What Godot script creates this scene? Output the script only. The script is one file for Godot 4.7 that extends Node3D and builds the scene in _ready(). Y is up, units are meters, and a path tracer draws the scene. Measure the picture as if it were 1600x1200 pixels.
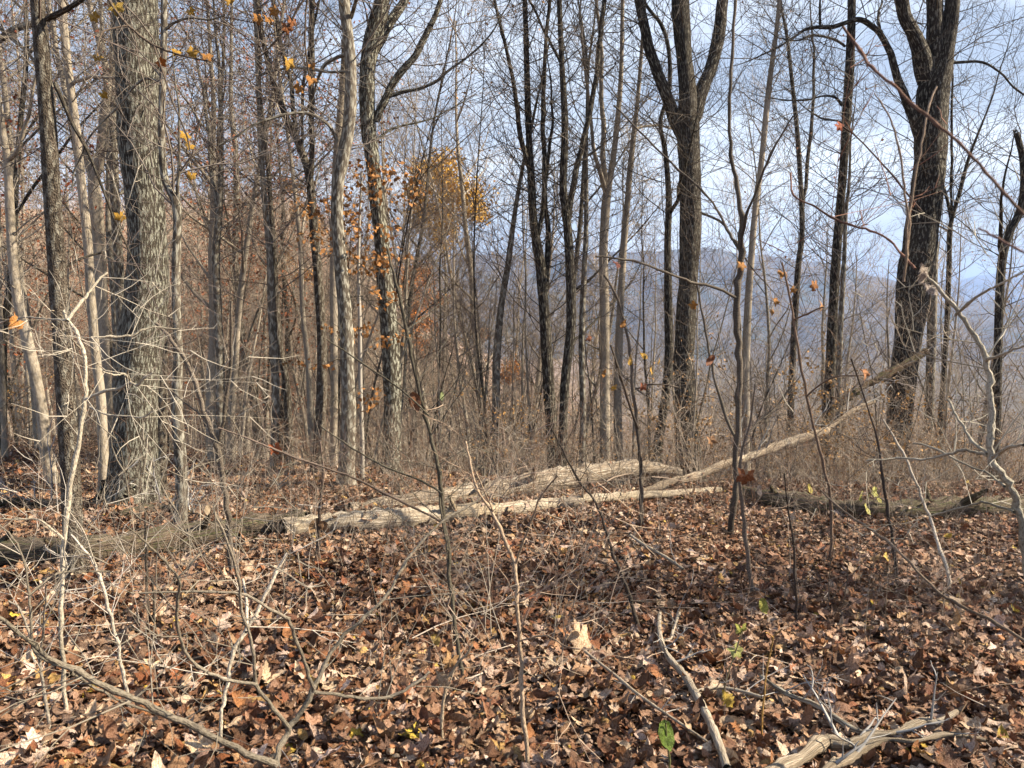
extends Node3D
# A leaf-strewn autumn ridge: bare hardwoods along the rim of a slope, old logs on the ground, hazy mountains beyond.
# Traces of trunks and limbs are "x,y,width" triples read off a 1600x1200 view and set at their own depth in metres.

const FOCAL := 1202.0
const EYE := Vector3(0, 1.55, 0)
const PITCH := 6.0

var tilt_basis := Basis(Vector3.RIGHT, deg_to_rad(-PITCH))
var rng := RandomNumberGenerator.new()
var hills := FastNoiseLite.new()
var rough := FastNoiseLite.new()
var mats := {}
var used := {}
var refs := []
var pending := []
var log_lines := []
var leaf_shapes := {}

# ---------------------------------------------------------------- mesh collecting

class Shape:
	var v := PackedVector3Array()
	var n := PackedVector3Array()
	var uv := PackedVector2Array()
	var c := PackedColorArray()
	var ix := PackedInt32Array()
	var off := Vector3.ZERO
	var flare := 0.0  # root flare near the foot
	var foot_y := 0.0

	func mesh() -> ArrayMesh:
		var a := []
		a.resize(Mesh.ARRAY_MAX)
		a[Mesh.ARRAY_VERTEX] = v
		a[Mesh.ARRAY_NORMAL] = n
		a[Mesh.ARRAY_TEX_UV] = uv
		a[Mesh.ARRAY_COLOR] = c
		a[Mesh.ARRAY_INDEX] = ix
		var m := ArrayMesh.new()
		m.add_surface_from_arrays(Mesh.PRIMITIVE_TRIANGLES, a)
		return m


func lin(r: float, g: float, b: float) -> Color:
	return Color(r, g, b).linear_to_srgb()


func rnd(a: float, b: float) -> float:
	return rng.randf_range(a, b)


# a tapered tube along pts; bump roughens the girth
func tube(s: Shape, pts: PackedVector3Array, rad: PackedFloat32Array, sides: int, tint: Color, bump := 0.0, mottle := 0.0) -> void:
	var k := pts.size()
	if k < 2:
		return
	var t := (pts[1] - pts[0]).normalized()
	var side := t.cross(Vector3.FORWARD if absf(t.z) < 0.8 else Vector3.RIGHT).normalized()
	var along := 0.0
	var turns := maxf(1.0, roundf(TAU * rad[0] / 0.35))
	var first := s.v.size()
	var ca := PackedVector2Array()
	for j in sides + 1:
		ca.append(Vector2.from_angle(TAU * j / sides))
	for i in k:
		if i > 0:
			along += pts[i].distance_to(pts[i - 1])
			t = (pts[mini(i + 1, k - 1)] - pts[i - 1]).normalized()
			side = (side - t * side.dot(t)).normalized()
		var up := t.cross(side)
		var col := tint
		for j in sides + 1:
			var d := side * ca[j].x + up * ca[j].y
			var r := rad[i]
			if s.flare > 0.0:
				var hh := maxf(0.0, pts[i].y - s.foot_y)
				r *= 1.0 + s.flare * exp(-hh / (0.1 + rad[i] * 0.6)) * (0.55 + 0.45 * cos(TAU * j / sides * 4.0 + pts[0].x * 7.0) + 0.3 * cos(TAU * j / sides * 3.0 + pts[0].z * 5.0))
			if bump > 0.0:
				var q := pts[i] + d * r
				r *= 1.0 + bump * (rough.get_noise_3d(q.x * 9.0, q.y * 2.2, q.z * 9.0) + 0.6 * rough.get_noise_3d(q.x * 30.0, q.y * 7.0, q.z * 30.0))
			if mottle > 0.0:
				var q := pts[i] + d * r
				var f := 1.0 + mottle * (rough.get_noise_3d(q.x * 5.0 + 31.0, q.y * 1.7, q.z * 5.0) + 0.7 * rough.get_noise_3d(q.x * 17.0, q.y * 9.0 + 7.0, q.z * 17.0))
				col = Color(tint.r * f, tint.g * f, tint.b * (f * 0.97 + 0.03 * f * f))
			s.v.append(pts[i] + d * r - s.off)
			s.n.append(d)
			s.uv.append(Vector2(turns * j / sides, along / 0.7))
			s.c.append(col)
	var w := sides + 1
	for i in k - 1:
		for j in sides:
			var a := first + i * w + j
			s.ix.append(a)
			s.ix.append(a + w)
			s.ix.append(a + 1)
			s.ix.append(a + 1)
			s.ix.append(a + w)
			s.ix.append(a + w + 1)


# closes the end of a tube with a cone-like ragged cap
func cap(s: Shape, p: Vector3, dir: Vector3, r: float, tint: Color, sides := 12) -> void:
	var side := dir.cross(Vector3.UP if absf(dir.y) < 0.8 else Vector3.RIGHT).normalized()
	var up := dir.cross(side)
	var first := s.v.size()
	s.v.append(p + dir * r * 0.25 - s.off)
	s.n.append(dir)
	s.uv.append(Vector2(0.5, 0.5))
	s.c.append(Color(tint.r * 0.85, tint.g * 0.82, tint.b * 0.78))
	for j in sides:
		var d := side * cos(TAU * j / sides) + up * sin(TAU * j / sides)
		s.v.append(p + d * r * rnd(0.85, 1.0) + dir * r * rnd(-0.2, 1.6) - s.off)
		s.n.append((dir + d * 0.5).normalized())
		s.uv.append(Vector2(0.5, 0.5) + Vector2(cos(TAU * j / sides), sin(TAU * j / sides)) * 0.3)
		s.c.append(tint)
	for j in sides:
		s.ix.append(first)
		s.ix.append(first + 1 + (j + 1) % sides)
		s.ix.append(first + 1 + j)


func smooth(pts: PackedVector3Array, rad: PackedFloat32Array, sub: int) -> Array:
	var op := PackedVector3Array()
	var orad := PackedFloat32Array()
	var k := pts.size()
	for i in k - 1:
		var a := pts[maxi(i - 1, 0)]
		var d := pts[mini(i + 2, k - 1)]
		for q in sub:
			var f := float(q) / sub
			op.append(pts[i].cubic_interpolate(pts[i + 1], a, d, f))
			orad.append(lerpf(rad[i], rad[i + 1], f))
	op.append(pts[k - 1])
	orad.append(rad[k - 1])
	return [op, orad]


# ---------------------------------------------------------------- view and land

func ray(px: float, py: float) -> Vector3:
	return tilt_basis * Vector3((px - 800.0) / FOCAL, (600.0 - py) / FOCAL, -1.0)


func at(px: float, py: float, d: float) -> Vector3:
	var r := ray(px, py)
	return EYE + r * (d / -r.z)


func px_size(px: float, py: float, d: float) -> float:
	return d / -ray(px, py).z / FOCAL


func to_px(p: Vector3) -> Vector2:
	var q := tilt_basis.inverse() * (p - EYE)
	return Vector2(800.0 + FOCAL * q.x / -q.z, 600.0 - FOCAL * q.y / -q.z)


func land(x: float, z: float) -> float:
	var d := -z
	var dist := sqrt(x * x + z * z)
	var b := x / maxf(absf(d), 0.5) if d > 0.0 else 0.0
	b = clampf(b, -1.2, 1.2)
	var left := smoothstep(0.03, -0.30, b) if d > 0.0 else 0.0
	var h := -0.085 * minf(d, 400.0) if d > 0.0 else -0.05 * d * 0.5
	h += hills.get_noise_2d(x, z) * 0.22 * smoothstep(1.0, 5.0, dist)
	h += rough.get_noise_2d(x * 3.0, z * 3.0) * 0.05
	if d > 0.0:
		var rim := 11.6 + 6.5 * smoothstep(-0.12, -0.6, b)
		var over := (sqrt((d - rim) * (d - rim) + 3.0) + d - rim) * 0.5
		var fall := lerpf(0.30, 0.16, left) * minf(over, lerpf(230.0, 38.0, left))
		h -= fall
		var climb := maxf(0.0, d - 60.0)
		h += left * (0.085 * minf(climb, 400.0) + 0.152 * minf(climb, 430.0) - 0.03 * maxf(0.0, d - 620.0))
		h = lerpf(h, maxf(h, -92.0), smoothstep(200.0, 420.0, d) * (1.0 - left))
		h += hills.get_noise_2d(x * 0.06 + 50.0, z * 0.06) * 6.0 * smoothstep(60.0, 260.0, d)
	return h


# where the line of sight through that pixel meets the ground
func ground_depth(px: float, py: float, above := 0.0) -> float:
	var r := ray(px, py)
	var t := 1.0
	while t < 60.0:
		var p := EYE + r * t
		if p.y < land(p.x, p.z) + above:
			break
		t += 0.04
	return minf(-(EYE + r * t).z, 13.5)


# ---------------------------------------------------------------- scene tree helpers

func numbered(called: String) -> String:
	var k: int = used.get(called, 0)
	used[called] = k + 1
	return called if k == 0 else "%s_%03d" % [called, k]


func thing(called: String, label: String, category: String, where: Vector3, group := "") -> Node3D:
	var o := Node3D.new()
	o.name = numbered(called)
	add_child(o)
	o.position = where
	o.set_meta("label", label)
	o.set_meta("category", category)
	if group:
		o.set_meta("group", group)
	return o


func part(called: String, s: Shape, m: Material, parent: Node3D, stuff := false) -> MeshInstance3D:
	if s.ix.is_empty():
		return null
	return put(called, s.mesh(), m, parent, stuff)


func put(called: String, mesh: Mesh, m: Material, parent: Node3D, stuff := false) -> MeshInstance3D:
	var o := MeshInstance3D.new()
	o.name = called
	o.mesh = mesh
	o.material_override = m
	if stuff:
		o.set_meta("kind", "stuff")
	parent.add_child(o, true)
	return o


func structure(called: String, s: Shape, m: Material) -> MeshInstance3D:
	var o := part(called, s, m, self)
	o.set_meta("kind", "structure")
	return o


# labels of repeats are made last: which one it is, counted from a tree one can find
func label_later(o: Node3D, what: String, where: Vector3) -> void:
	pending.append({"o": o, "what": what, "p": to_px(where)})


func write_labels() -> void:
	var by := {}
	for e in pending:
		var best = refs[0]
		for r in refs:
			if absf(r.x - e.p.x) < absf(best.x - e.p.x):
				best = r
		var side := "left" if e.p.x < best.x else "right"
		var key := "%s, %%s %s of the %s" % [e.what, side, best.short]
		if not by.has(key):
			by[key] = []
		e.gap = absf(e.p.x - best.x)
		by[key].append(e)
	var first := ["nearest", "second", "third", "fourth", "fifth", "sixth", "seventh", "eighth", "ninth", "tenth", "eleventh", "twelfth", "thirteenth", "fourteenth", "fifteenth", "sixteenth", "seventeenth", "eighteenth", "nineteenth", "twentieth", "twenty-first", "twenty-second", "twenty-third", "twenty-fourth", "twenty-fifth"]
	for key in by:
		var rows: Array = by[key]
		rows.sort_custom(func(a, b): return a.gap < b.gap)
		for i in rows.size():
			rows[i].o.set_meta("label", key % first[mini(i, first.size() - 1)])


# ---------------------------------------------------------------- materials

func noise_texture(size: Vector2i, seed_value: int, freq: float, ramp: Array, kind := FastNoiseLite.TYPE_SIMPLEX_SMOOTH, fractal := FastNoiseLite.FRACTAL_FBM, octaves := 4) -> NoiseTexture2D:
	var f := FastNoiseLite.new()
	f.seed = seed_value
	f.noise_type = kind
	f.frequency = freq
	f.fractal_type = fractal
	f.fractal_octaves = octaves
	var t := NoiseTexture2D.new()
	t.width = size.x
	t.height = size.y
	t.seamless = true
	t.noise = f
	if ramp.size():
		var g := Gradient.new()
		g.offsets = PackedFloat32Array(ramp.map(func(a): return a[0]))
		g.colors = PackedColorArray(ramp.map(func(a): return a[1]))
		t.color_ramp = g
	return t


func plain(name: String, c: Color, roughness := 0.85, tinted := true, through := 0.0) -> StandardMaterial3D:
	var m := StandardMaterial3D.new()
	m.resource_name = name
	m.albedo_color = c
	m.roughness = roughness
	m.metallic_specular = 0.3
	m.vertex_color_use_as_albedo = tinted
	if through > 0.0:
		m.backlight_enabled = true
		m.backlight = Color(through, through, through)
		m.cull_mode = BaseMaterial3D.CULL_DISABLED
	mats[name] = m
	return m


func bark(name: String, seed_value: int, dark: Color, mid: Color, light: Color, freq: float, relief: float, stretch: Vector2, patch: Color, patchy: float, fractal := FastNoiseLite.FRACTAL_RIDGED) -> void:
	var m := plain(name, Color.WHITE, 0.92)
	m.albedo_texture = noise_texture(Vector2i(512, 512), seed_value, freq, [[0.0, dark], [0.36, mid.lerp(dark, 0.45)], [0.6, mid], [1.0, light]], FastNoiseLite.TYPE_SIMPLEX_SMOOTH, fractal, 5)
	m.heightmap_enabled = true
	m.heightmap_texture = noise_texture(Vector2i(512, 512), seed_value, freq, [], FastNoiseLite.TYPE_SIMPLEX_SMOOTH, fractal, 5)
	m.heightmap_scale = relief
	m.uv1_scale = Vector3(stretch.x, stretch.y, 1)
	m.detail_enabled = true
	var clear := Color(patch, 0.0)
	m.detail_albedo = noise_texture(Vector2i(512, 512), seed_value + 7, 0.011, [[0.0, clear], [0.62 - patchy, clear], [0.74 - patchy * 0.8, Color(patch, 0.75)], [1.0, Color(patch.lightened(0.15), 0.9)]], FastNoiseLite.TYPE_SIMPLEX, FastNoiseLite.FRACTAL_FBM, 5)
	m.detail_uv_layer = BaseMaterial3D.DETAIL_UV_1


func make_materials() -> void:
	bark("oak_bark", 3, lin(0.018, 0.015, 0.012), lin(0.10, 0.088, 0.072), lin(0.24, 0.22, 0.18), 0.024, 2.6, Vector2(1.2, 0.75), lin(0.33, 0.33, 0.27), 0.10)
	bark("grey_bark", 13, lin(0.075, 0.062, 0.049), lin(0.125, 0.106, 0.084), lin(0.19, 0.168, 0.136), 0.025, 0.3, Vector2(1, 0.8), lin(0.25, 0.24, 0.20), 0.12, FastNoiseLite.FRACTAL_FBM)
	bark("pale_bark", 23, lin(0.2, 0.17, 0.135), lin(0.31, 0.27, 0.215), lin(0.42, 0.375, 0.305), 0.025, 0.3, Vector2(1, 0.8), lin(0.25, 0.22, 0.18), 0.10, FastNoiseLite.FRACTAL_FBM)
	bark("dark_bark", 33, lin(0.012, 0.0095, 0.0075), lin(0.05, 0.042, 0.033), lin(0.095, 0.08, 0.064), 0.022, 2.0, Vector2(1.1, 0.7), lin(0.2, 0.19, 0.155), 0.04)
	bark("flaky_bark", 43, lin(0.025, 0.02, 0.016), lin(0.115, 0.094, 0.074), lin(0.22, 0.188, 0.15), 0.03, 2.4, Vector2(1.2, 1.0), lin(0.20, 0.185, 0.15), 0.10)
	bark("bleached_wood", 53, lin(0.15, 0.115, 0.08), lin(0.42, 0.36, 0.28), lin(0.6, 0.54, 0.45), 0.014, 1.0, Vector2(3.0, 0.2), lin(0.24, 0.18, 0.12), 0.05)
	bark("rotten_wood", 63, lin(0.015, 0.011, 0.008), lin(0.10, 0.078, 0.058), lin(0.25, 0.205, 0.155), 0.014, 1.8, Vector2(2.5, 0.22), lin(0.07, 0.08, 0.03), 0.02)
	bark("brown_wood", 73, lin(0.06, 0.043, 0.03), lin(0.24, 0.19, 0.14), lin(0.42, 0.36, 0.28), 0.014, 1.4, Vector2(2.6, 0.2), lin(0.42, 0.37, 0.3), 0.08)
	plain("twig", Color.WHITE, 0.75)
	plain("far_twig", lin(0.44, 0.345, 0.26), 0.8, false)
	plain("twig_dark", lin(0.42, 0.4, 0.39), 0.75)
	var stem := plain("stem", Color.WHITE, 0.8)
	stem.albedo_texture = noise_texture(Vector2i(256, 256), 81, 0.03, [[0.0, lin(0.35, 0.33, 0.3)], [0.42, lin(0.75, 0.73, 0.7)], [0.55, lin(1, 1, 0.98)], [0.7, lin(0.8, 0.78, 0.74)], [1.0, lin(1, 1, 1)]])
	stem.uv1_scale = Vector3(1, 5, 1)
	stem.heightmap_enabled = true
	stem.heightmap_texture = noise_texture(Vector2i(256, 256), 81, 0.03, [])
	stem.heightmap_scale = 0.25
	plain("leaf", Color.WHITE, 0.5, true, 0.5)
	plain("litter", Color.WHITE, 0.5, true, 0.3)
	for q in [mats.leaf, mats.litter]:
		q.albedo_texture = noise_texture(Vector2i(256, 256), 83, 0.035, [[0.0, lin(0.42, 0.36, 0.32)], [0.38, lin(0.78, 0.74, 0.7)], [0.52, lin(1, 1, 1)], [1.0, lin(1, 1, 1)]], FastNoiseLite.TYPE_SIMPLEX, FastNoiseLite.FRACTAL_FBM, 5)
		q.heightmap_enabled = true
		q.heightmap_texture = noise_texture(Vector2i(256, 256), 87, 0.05, [], FastNoiseLite.TYPE_SIMPLEX, FastNoiseLite.FRACTAL_RIDGED, 3)
		q.heightmap_scale = 0.35
	plain("fungus", lin(0.3, 0.24, 0.17), 0.8, false)
	var soil := plain("soil", Color.WHITE, 0.95)
	soil.albedo_texture = noise_texture(Vector2i(512, 512), 91, 0.03, [[0.0, lin(0.45, 0.4, 0.35)], [0.45, lin(0.75, 0.7, 0.65)], [0.6, lin(1, 0.95, 0.9)], [1.0, lin(1, 1, 1)]])
	soil.uv1_triplanar = true
	soil.uv1_world_triplanar = true
	soil.uv1_scale = Vector3(0.7, 0.7, 0.7)
	var far := plain("far_forest", Color.WHITE, 1.0)
	far.metallic_specular = 0.0
	far.albedo_texture = noise_texture(Vector2i(1024, 1024), 95, 0.035, [[0.0, lin(0.3, 0.3, 0.28)], [0.4, lin(0.75, 0.7, 0.66)], [0.62, lin(1, 0.95, 0.9)], [1.0, lin(1, 0.98, 0.95)]], FastNoiseLite.TYPE_CELLULAR, FastNoiseLite.FRACTAL_FBM, 3)
	far.uv1_triplanar = true
	far.uv1_world_triplanar = true
	far.uv1_scale = Vector3(0.0032, 0.0032, 0.0032)
	far.heightmap_enabled = false


# ---------------------------------------------------------------- growing

# a wandering shoot with side shoots
func shoot(s: Shape, p: Vector3, dir: Vector3, length: float, r: float, level: int, tint: Color, bends := 0.22, rise := 0.05, tips = null) -> void:
	var segs := clampi(int(length / 0.16), 3, 7) if level > 0 else 3
	var pts := PackedVector3Array([p])
	var rad := PackedFloat32Array([r])
	var d := dir
	var step := length / segs
	for i in segs:
		d = (d + Vector3(rnd(-1, 1), rnd(-1, 1), rnd(-1, 1)) * bends + Vector3.UP * rise).normalized()
		p += d * step
		pts.append(p)
		rad.append(r * (1.0 - 0.72 * (i + 1.0) / segs))
	tube(s, pts, rad, 5 if r > 0.014 else 3, tint)
	if tips != null:
		tips.append(p)
	if level <= 0:
		return
	var kids := 2 + int(length * 2.6) if level > 1 else 2 + int(length * 3.4)
	kids = mini(kids, 9)
	for q in kids:
		var f := (q + rnd(0.2, 1.0)) / kids * 0.88 + 0.1
		var i := clampi(int(f * segs), 0, segs - 1)
		var o := pts[i].lerp(pts[i + 1], f * segs - i)
		var fwd := (pts[i + 1] - pts[i]).normalized()
		var out := fwd.cross(Vector3(rnd(-1, 1), rnd(-1, 1), rnd(-1, 1))).normalized()
		shoot(s, o, (fwd * rnd(0.5, 0.95) + out * rnd(0.55, 0.9)).normalized(), length * rnd(0.28, 0.58) * (1.1 - 0.45 * f), maxf(r * 0.52, 0.0021), level - 1, tint, bends * 1.1, rise, tips)


# dead or autumn leaves as small folded faces
func add_leaflet(s: Shape, p: Vector3, size: float, tint: Color) -> void:
	var a := Vector3(rnd(-1, 1), rnd(-1.2, 0.4), rnd(-1, 1)).normalized()
	var b := a.cross(Vector3(rnd(-1, 1), rnd(-1, 1), rnd(-1, 1))).normalized()
	var nn := a.cross(b)
	var f := s.v.size()
	var w := size * 0.36
	for q in [Vector3.ZERO, a * size * 0.55 + b * w + nn * w * 0.6, a * size, a * size * 0.5 - b * w + nn * w * 0.5]:
		s.v.append(p + q - s.off)
		s.n.append(nn)
		s.uv.append(Vector2(q.x, q.y) * 9.0)
		s.c.append(tint)
	for q in [0, 1, 2, 0, 2, 3]:
		s.ix.append(f + q)


func parse(text: String) -> Array:
	var rows := []
	for w in text.split(" ", false):
		var q := w.split(",")
		rows.append([float(q[0]), float(q[1]), float(q[2])])
	return rows


# [points, radii] of a trace at depths d0 .. d1
func traced(text: String, d0: float, d1: float) -> Array:
	var rows := parse(text)
	var pts := PackedVector3Array()
	var rad := PackedFloat32Array()
	for i in rows.size():
		var q = rows[i]
		var d := lerpf(d0, d1, float(i) / maxi(1, rows.size() - 1))
		pts.append(at(q[0], q[1], d))
		rad.append(q[2] * 0.5 * px_size(q[0], q[1], d))
	return [pts, rad]


# a trace of something that lies on the ground, lifted by its own radius
func lying(text: String, lift := 0.75, up := 0.0) -> Array:
	var rows := parse(text)
	var pts := PackedVector3Array()
	var rad := PackedFloat32Array()
	for q in rows:
		var d := ground_depth(q[0], q[1] + q[2] * 0.4)
		var r: float = q[2] * 0.5 * px_size(q[0], q[1], d)
		d = ground_depth(q[0], q[1], r * lift + 0.05 + up)
		var p := at(q[0], q[1], d)
		p.y = land(p.x, p.z) + r * lift + 0.05 + up
		pts.append(p)
		rad.append(r)
	return [pts, rad]


func wiggle(pts: PackedVector3Array, amount: float) -> PackedVector3Array:
	for i in range(1, pts.size()):
		pts[i] += Vector3(rough.get_noise_3dv(pts[i] * 6.0), 0, rough.get_noise_3dv(pts[i] * 6.0 + Vector3(40, 0, 0))) * amount
	return pts


# a tree standing where its traced trunk does: trunk, limbs and a crown of twigs that goes on above
func tree(e: Dictionary) -> Node3D:
	var d: float = e.get("d", 0.0)
	var rows := parse(e.trunk)
	if d == 0.0:
		d = ground_depth(rows[0][0], rows[0][1])
	var tr := traced(e.trunk, d, d + e.get("lean", 0.0))
	var pts: PackedVector3Array = tr[0]
	var rad: PackedFloat32Array = tr[1]
	var foot := Vector3(pts[0].x, land(pts[0].x, pts[0].z), pts[0].z)
	if pts[0].y > foot.y + 0.15:
		pts.insert(0, Vector3(foot.x, foot.y - 0.1, foot.z))
		rad.insert(0, rad[0] * 1.25)
	else:
		pts[0].y = foot.y - 0.1
		pts[0].x = foot.x
	var cols := {"oak_bark": Color(0.62, 0.6, 0.56), "grey_bark": Color(0.78, 0.78, 0.77), "pale_bark": Color(0.95, 0.94, 0.92), "dark_bark": Color(0.72, 0.72, 0.72), "flaky_bark": Color(0.75, 0.74, 0.72)}
	var tc := {"oak_bark": Color(0.12, 0.1, 0.085), "grey_bark": Color(0.16, 0.135, 0.115), "pale_bark": Color(0.23, 0.2, 0.165), "dark_bark": Color(0.065, 0.052, 0.043), "flaky_bark": Color(0.11, 0.09, 0.075)}
	var mat: String = e.mat
	var o := thing(e.get("called", "bare_tree"), e.label, e.get("cat", "tree"), foot, e.get("group", "bare trees along the rim"))
	if e.has("short"):
		refs.append({"x": rows[mini(2, rows.size() - 1)][0], "short": e.short})
	# grow on past the end of the trace, unless it is a snag
	var k := pts.size()
	if not e.has("snag") and rad[k - 1] > 0.012:
		var dir := (pts[k - 1] - pts[k - 2]).normalized()
		var r := rad[k - 1]
		var p := pts[k - 1]
		var more := clampf(rad[0] * 30.0, 1.5, 6.0)
		for i in 5:
			dir = (dir + Vector3(rnd(-0.12, 0.12), 0.12, rnd(-0.12, 0.12))).normalized()
			p += dir * more / 5.0
			pts.append(p)
			rad.append(r * (1.0 - 0.17 * (i + 1)))
	var big := rad[1] > 0.09
	pts.insert(1, Vector3(pts[0].x, foot.y + 0.12, pts[0].z).lerp(pts[1], 0.05))
	rad.insert(1, lerpf(rad[0], rad[1], 0.3))
	var sm := smooth(pts, rad, 6)
	var s := Shape.new()
	s.flare = 0.62 if e.has("flare") else 0.45
	s.foot_y = foot.y
	s.off = foot
	tube(s, sm[0], sm[1], 22 if rad[1] > 0.16 else 14 if big else 9, cols[mat], 0.16 if big else 0.12, 0.6)
	var trunk := part("trunk", s, mats[mat], o)
	if e.has("snag"):
		var c := Shape.new()
		c.off = foot
		cap(c, sm[0][-1], (sm[0][-1] - sm[0][-2]).normalized(), sm[1][-1], Color(1, 0.9, 0.8))
		part("broken_top", c, mats.brown_wood, o)
	var axes := [[sm[0], sm[1], e.get("from", 0.35)]]
	for text in e.get("limbs", []):
		var dz := rnd(-1.0, 1.0) * 0.06 * d
		var lm := traced(text, d, d + dz)
		var lp: PackedVector3Array = lm[0]
		var lr: PackedFloat32Array = lm[1]
		if lr[-1] > 0.012:
			var dir := (lp[-1] - lp[-2]).normalized()
			var r := lr[-1]
			var p := lp[-1]
			for i in 4:
				dir = (dir + Vector3(rnd(-0.15, 0.15), 0.14, rnd(-0.15, 0.15))).normalized()
				p += dir * clampf(r * 16.0, 0.3, 1.0)
				lp.append(p)
				lr.append(r * (1.0 - 0.2 * (i + 1)))
		var ls := smooth(lp, lr, 5)
		var q := Shape.new()
		q.off = foot
		tube(q, wiggle(ls[0], 0.03), ls[1], 12 if lr[0] > 0.07 else 7, cols[mat] if lr[0] > 0.03 else cols[mat] * 0.9, 0.1, 0.3)
		part("limb", q, mats[mat], o)
		axes.append([ls[0], ls[1], 0.15])
	# twigs
	var tw := Shape.new()
	tw.off = foot
	var tips := []
	var count: int = int(e.get("twigs", 16) * (3.2 if d > 8.5 else 1.5))
	for a in axes:
		var ap: PackedVector3Array = a[0]
		var ar: PackedFloat32Array = a[1]
		var m: int = count if a == axes[0] else maxi(4, count / 3)
		for q in m:
			var f := lerpf(a[2], 0.99, (q + rng.randf()) / m)
			var i := clampi(int(f * (ap.size() - 1)), 0, ap.size() - 2)
			var fwd := (ap[i + 1] - ap[i]).normalized()
			var out := fwd.cross(Vector3(rnd(-1, 1), rnd(-1, 1), rnd(-1, 1))).normalized()
			var ln: float = rnd(0.7, 1.9) * e.get("reach", 1.0)
			shoot(tw, ap[i] + out * ar[i] * 0.6, (fwd * 0.45 + out + Vector3.UP * rnd(-0.2, 0.35)).normalized(), ln, clampf(ar[i] * 0.3, 0.003, 0.010), 2, tc[mat], 0.24, 0.07, tips)
	part("twigs", tw, mats.twig, o, true)
	if e.has("leaves"):
		var lf := Shape.new()
		lf.off = foot
		for q in int(e.leaves):
			var p: Vector3 = tips[rng.randi() % tips.size()]
			add_leaflet(lf, p + Vector3(rnd(-1, 1), rnd(-1, 1), rnd(-1, 1)) * 0.05, rnd(0.04, 0.08), (e.leaf_tint as Color) * rnd(0.6, 1.3))
		part("foliage", lf, mats.leaf, o, true)
	return o


# ---------------------------------------------------------------- leaves

func leaf_mesh(kind: String, v: int, flat := 1.0) -> ArrayMesh:
	var st := SurfaceTool.new()
	st.begin(Mesh.PRIMITIVE_TRIANGLES)
	st.set_smooth_group(0)
	var cup := rnd(-0.5, 1.2) * flat
	var bend := rnd(-0.9, 0.9) * flat
	var twist := rnd(-0.8, 0.8) * flat
	var wave := rnd(0.03, 0.09)
	var ph := rnd(0, 6)
	if kind == "curled":
		bend = rnd(1.2, 2.2) * (1 if v % 2 else -1)
		cup = rnd(1.0, 2.2)
		wave = rnd(0.08, 0.14)
	var warp := func(p: Vector2) -> Vector3:
		var y := cup * p.x * p.x * 1.8 + bend * (p.y - 0.4) * (p.y - 0.4) + twist * p.x * (p.y - 0.4) + wave * sin(p.x * 11.0 + ph) * cos(p.y * 9.0 + ph)
		var c := clampf(absf(cup), 0.0, 1.0)
		return Vector3(p.x * (1.0 - 0.35 * c * absf(p.x) * 2.0), y, p.y - 0.45)
	if kind == "maple":
		var n := 30
		st.set_color(Color(0.9, 0.88, 0.85))
		st.set_uv(Vector2(0.5 + v * 0.31, 0.12))
		st.add_vertex(warp.call(Vector2(0, 0.12)))
		for ring in 2:
			for j in n:
				var a := lerpf(-2.75, 2.75, float(j) / (n - 1))
				var r := 0.34 + 0.21 * pow(1.0 - absf(sin(a * 2.856)), 0.7) * (1.1 - 0.17 * absf(a)) + 0.035 * (j % 2)
				if absf(a) > 2.3:
					r *= 0.7
				r *= 0.55 if ring == 0 else 1.0
				st.set_color(Color(1, 1, 1) if ring == 0 else Color(0.82, 0.8, 0.78) * rnd(0.85, 1.1))
				st.set_uv(Vector2(0.5 + v * 0.31 + sin(a) * r, 0.12 + cos(a) * r))
				st.add_vertex(warp.call(Vector2(sin(a) * r * 1.05, 0.12 + cos(a) * r * 1.2)))
		for j in n - 1:
			for q in [0, 2 + j, 1 + j, 1 + j, 2 + j, 1 + n + j, 2 + j, 2 + n + j, 1 + n + j]:
				st.add_index(q)
	else:
		var n := 12
		for i in n:
			var f := float(i) / (n - 1)
			var w := 0.30 * pow(sin(PI * pow(f, 0.8)), 0.75)
			if kind == "oak":
				w = 0.34 * pow(sin(PI * pow(f, 1.25)), 0.8) * (0.55 if i % 2 == 0 else 1.12)
			w = maxf(w, 0.012)
			for j in 5:
				var g := (j - 2) / 2.0
				var tone := 1.18 if j == 2 else 1.0 if j % 2 else 0.9
				st.set_color(Color(tone, tone, tone))
				st.set_uv(Vector2(v * 0.37 + g * w, f))
				st.add_vertex(warp.call(Vector2(g * w, f + (0.05 * absf(g) if kind == "oak" and i % 2 else 0.0))))
		for i in n - 1:
			for j in 4:
				var a := i * 5 + j
				for q in [a, a + 1, a + 5, a + 1, a + 6, a + 5]:
					st.add_index(q)
	# the leaf stalk
	st.generate_normals()
	return st.commit()


func leaf_tone() -> Color:
	var t := rng.randf()
	var c: Color
	if t < 0.26:
		c = Color(0.155, 0.078, 0.045)
	elif t < 0.52:
		c = Color(0.30, 0.185, 0.122)
	elif t < 0.71:
		c = Color(0.50, 0.385, 0.305)
	elif t < 0.80:
		c = Color(0.215, 0.085, 0.042)
	elif t < 0.90:
		c = Color(0.085, 0.05, 0.035)
	elif t < 0.94:
		c = Color(0.33, 0.15, 0.065)
	elif t < 0.965:
		c = Color(0.42, 0.27, 0.11)
	elif t < 0.996:
		c = Color(0.30, 0.2, 0.14)
	else:
		c = Color(0.55, 0.40, 0.07)
	var f := rnd(0.78, 1.35)
	return Color(c.r * f, c.g * f, c.b * f * rnd(0.85, 1.1))


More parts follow.
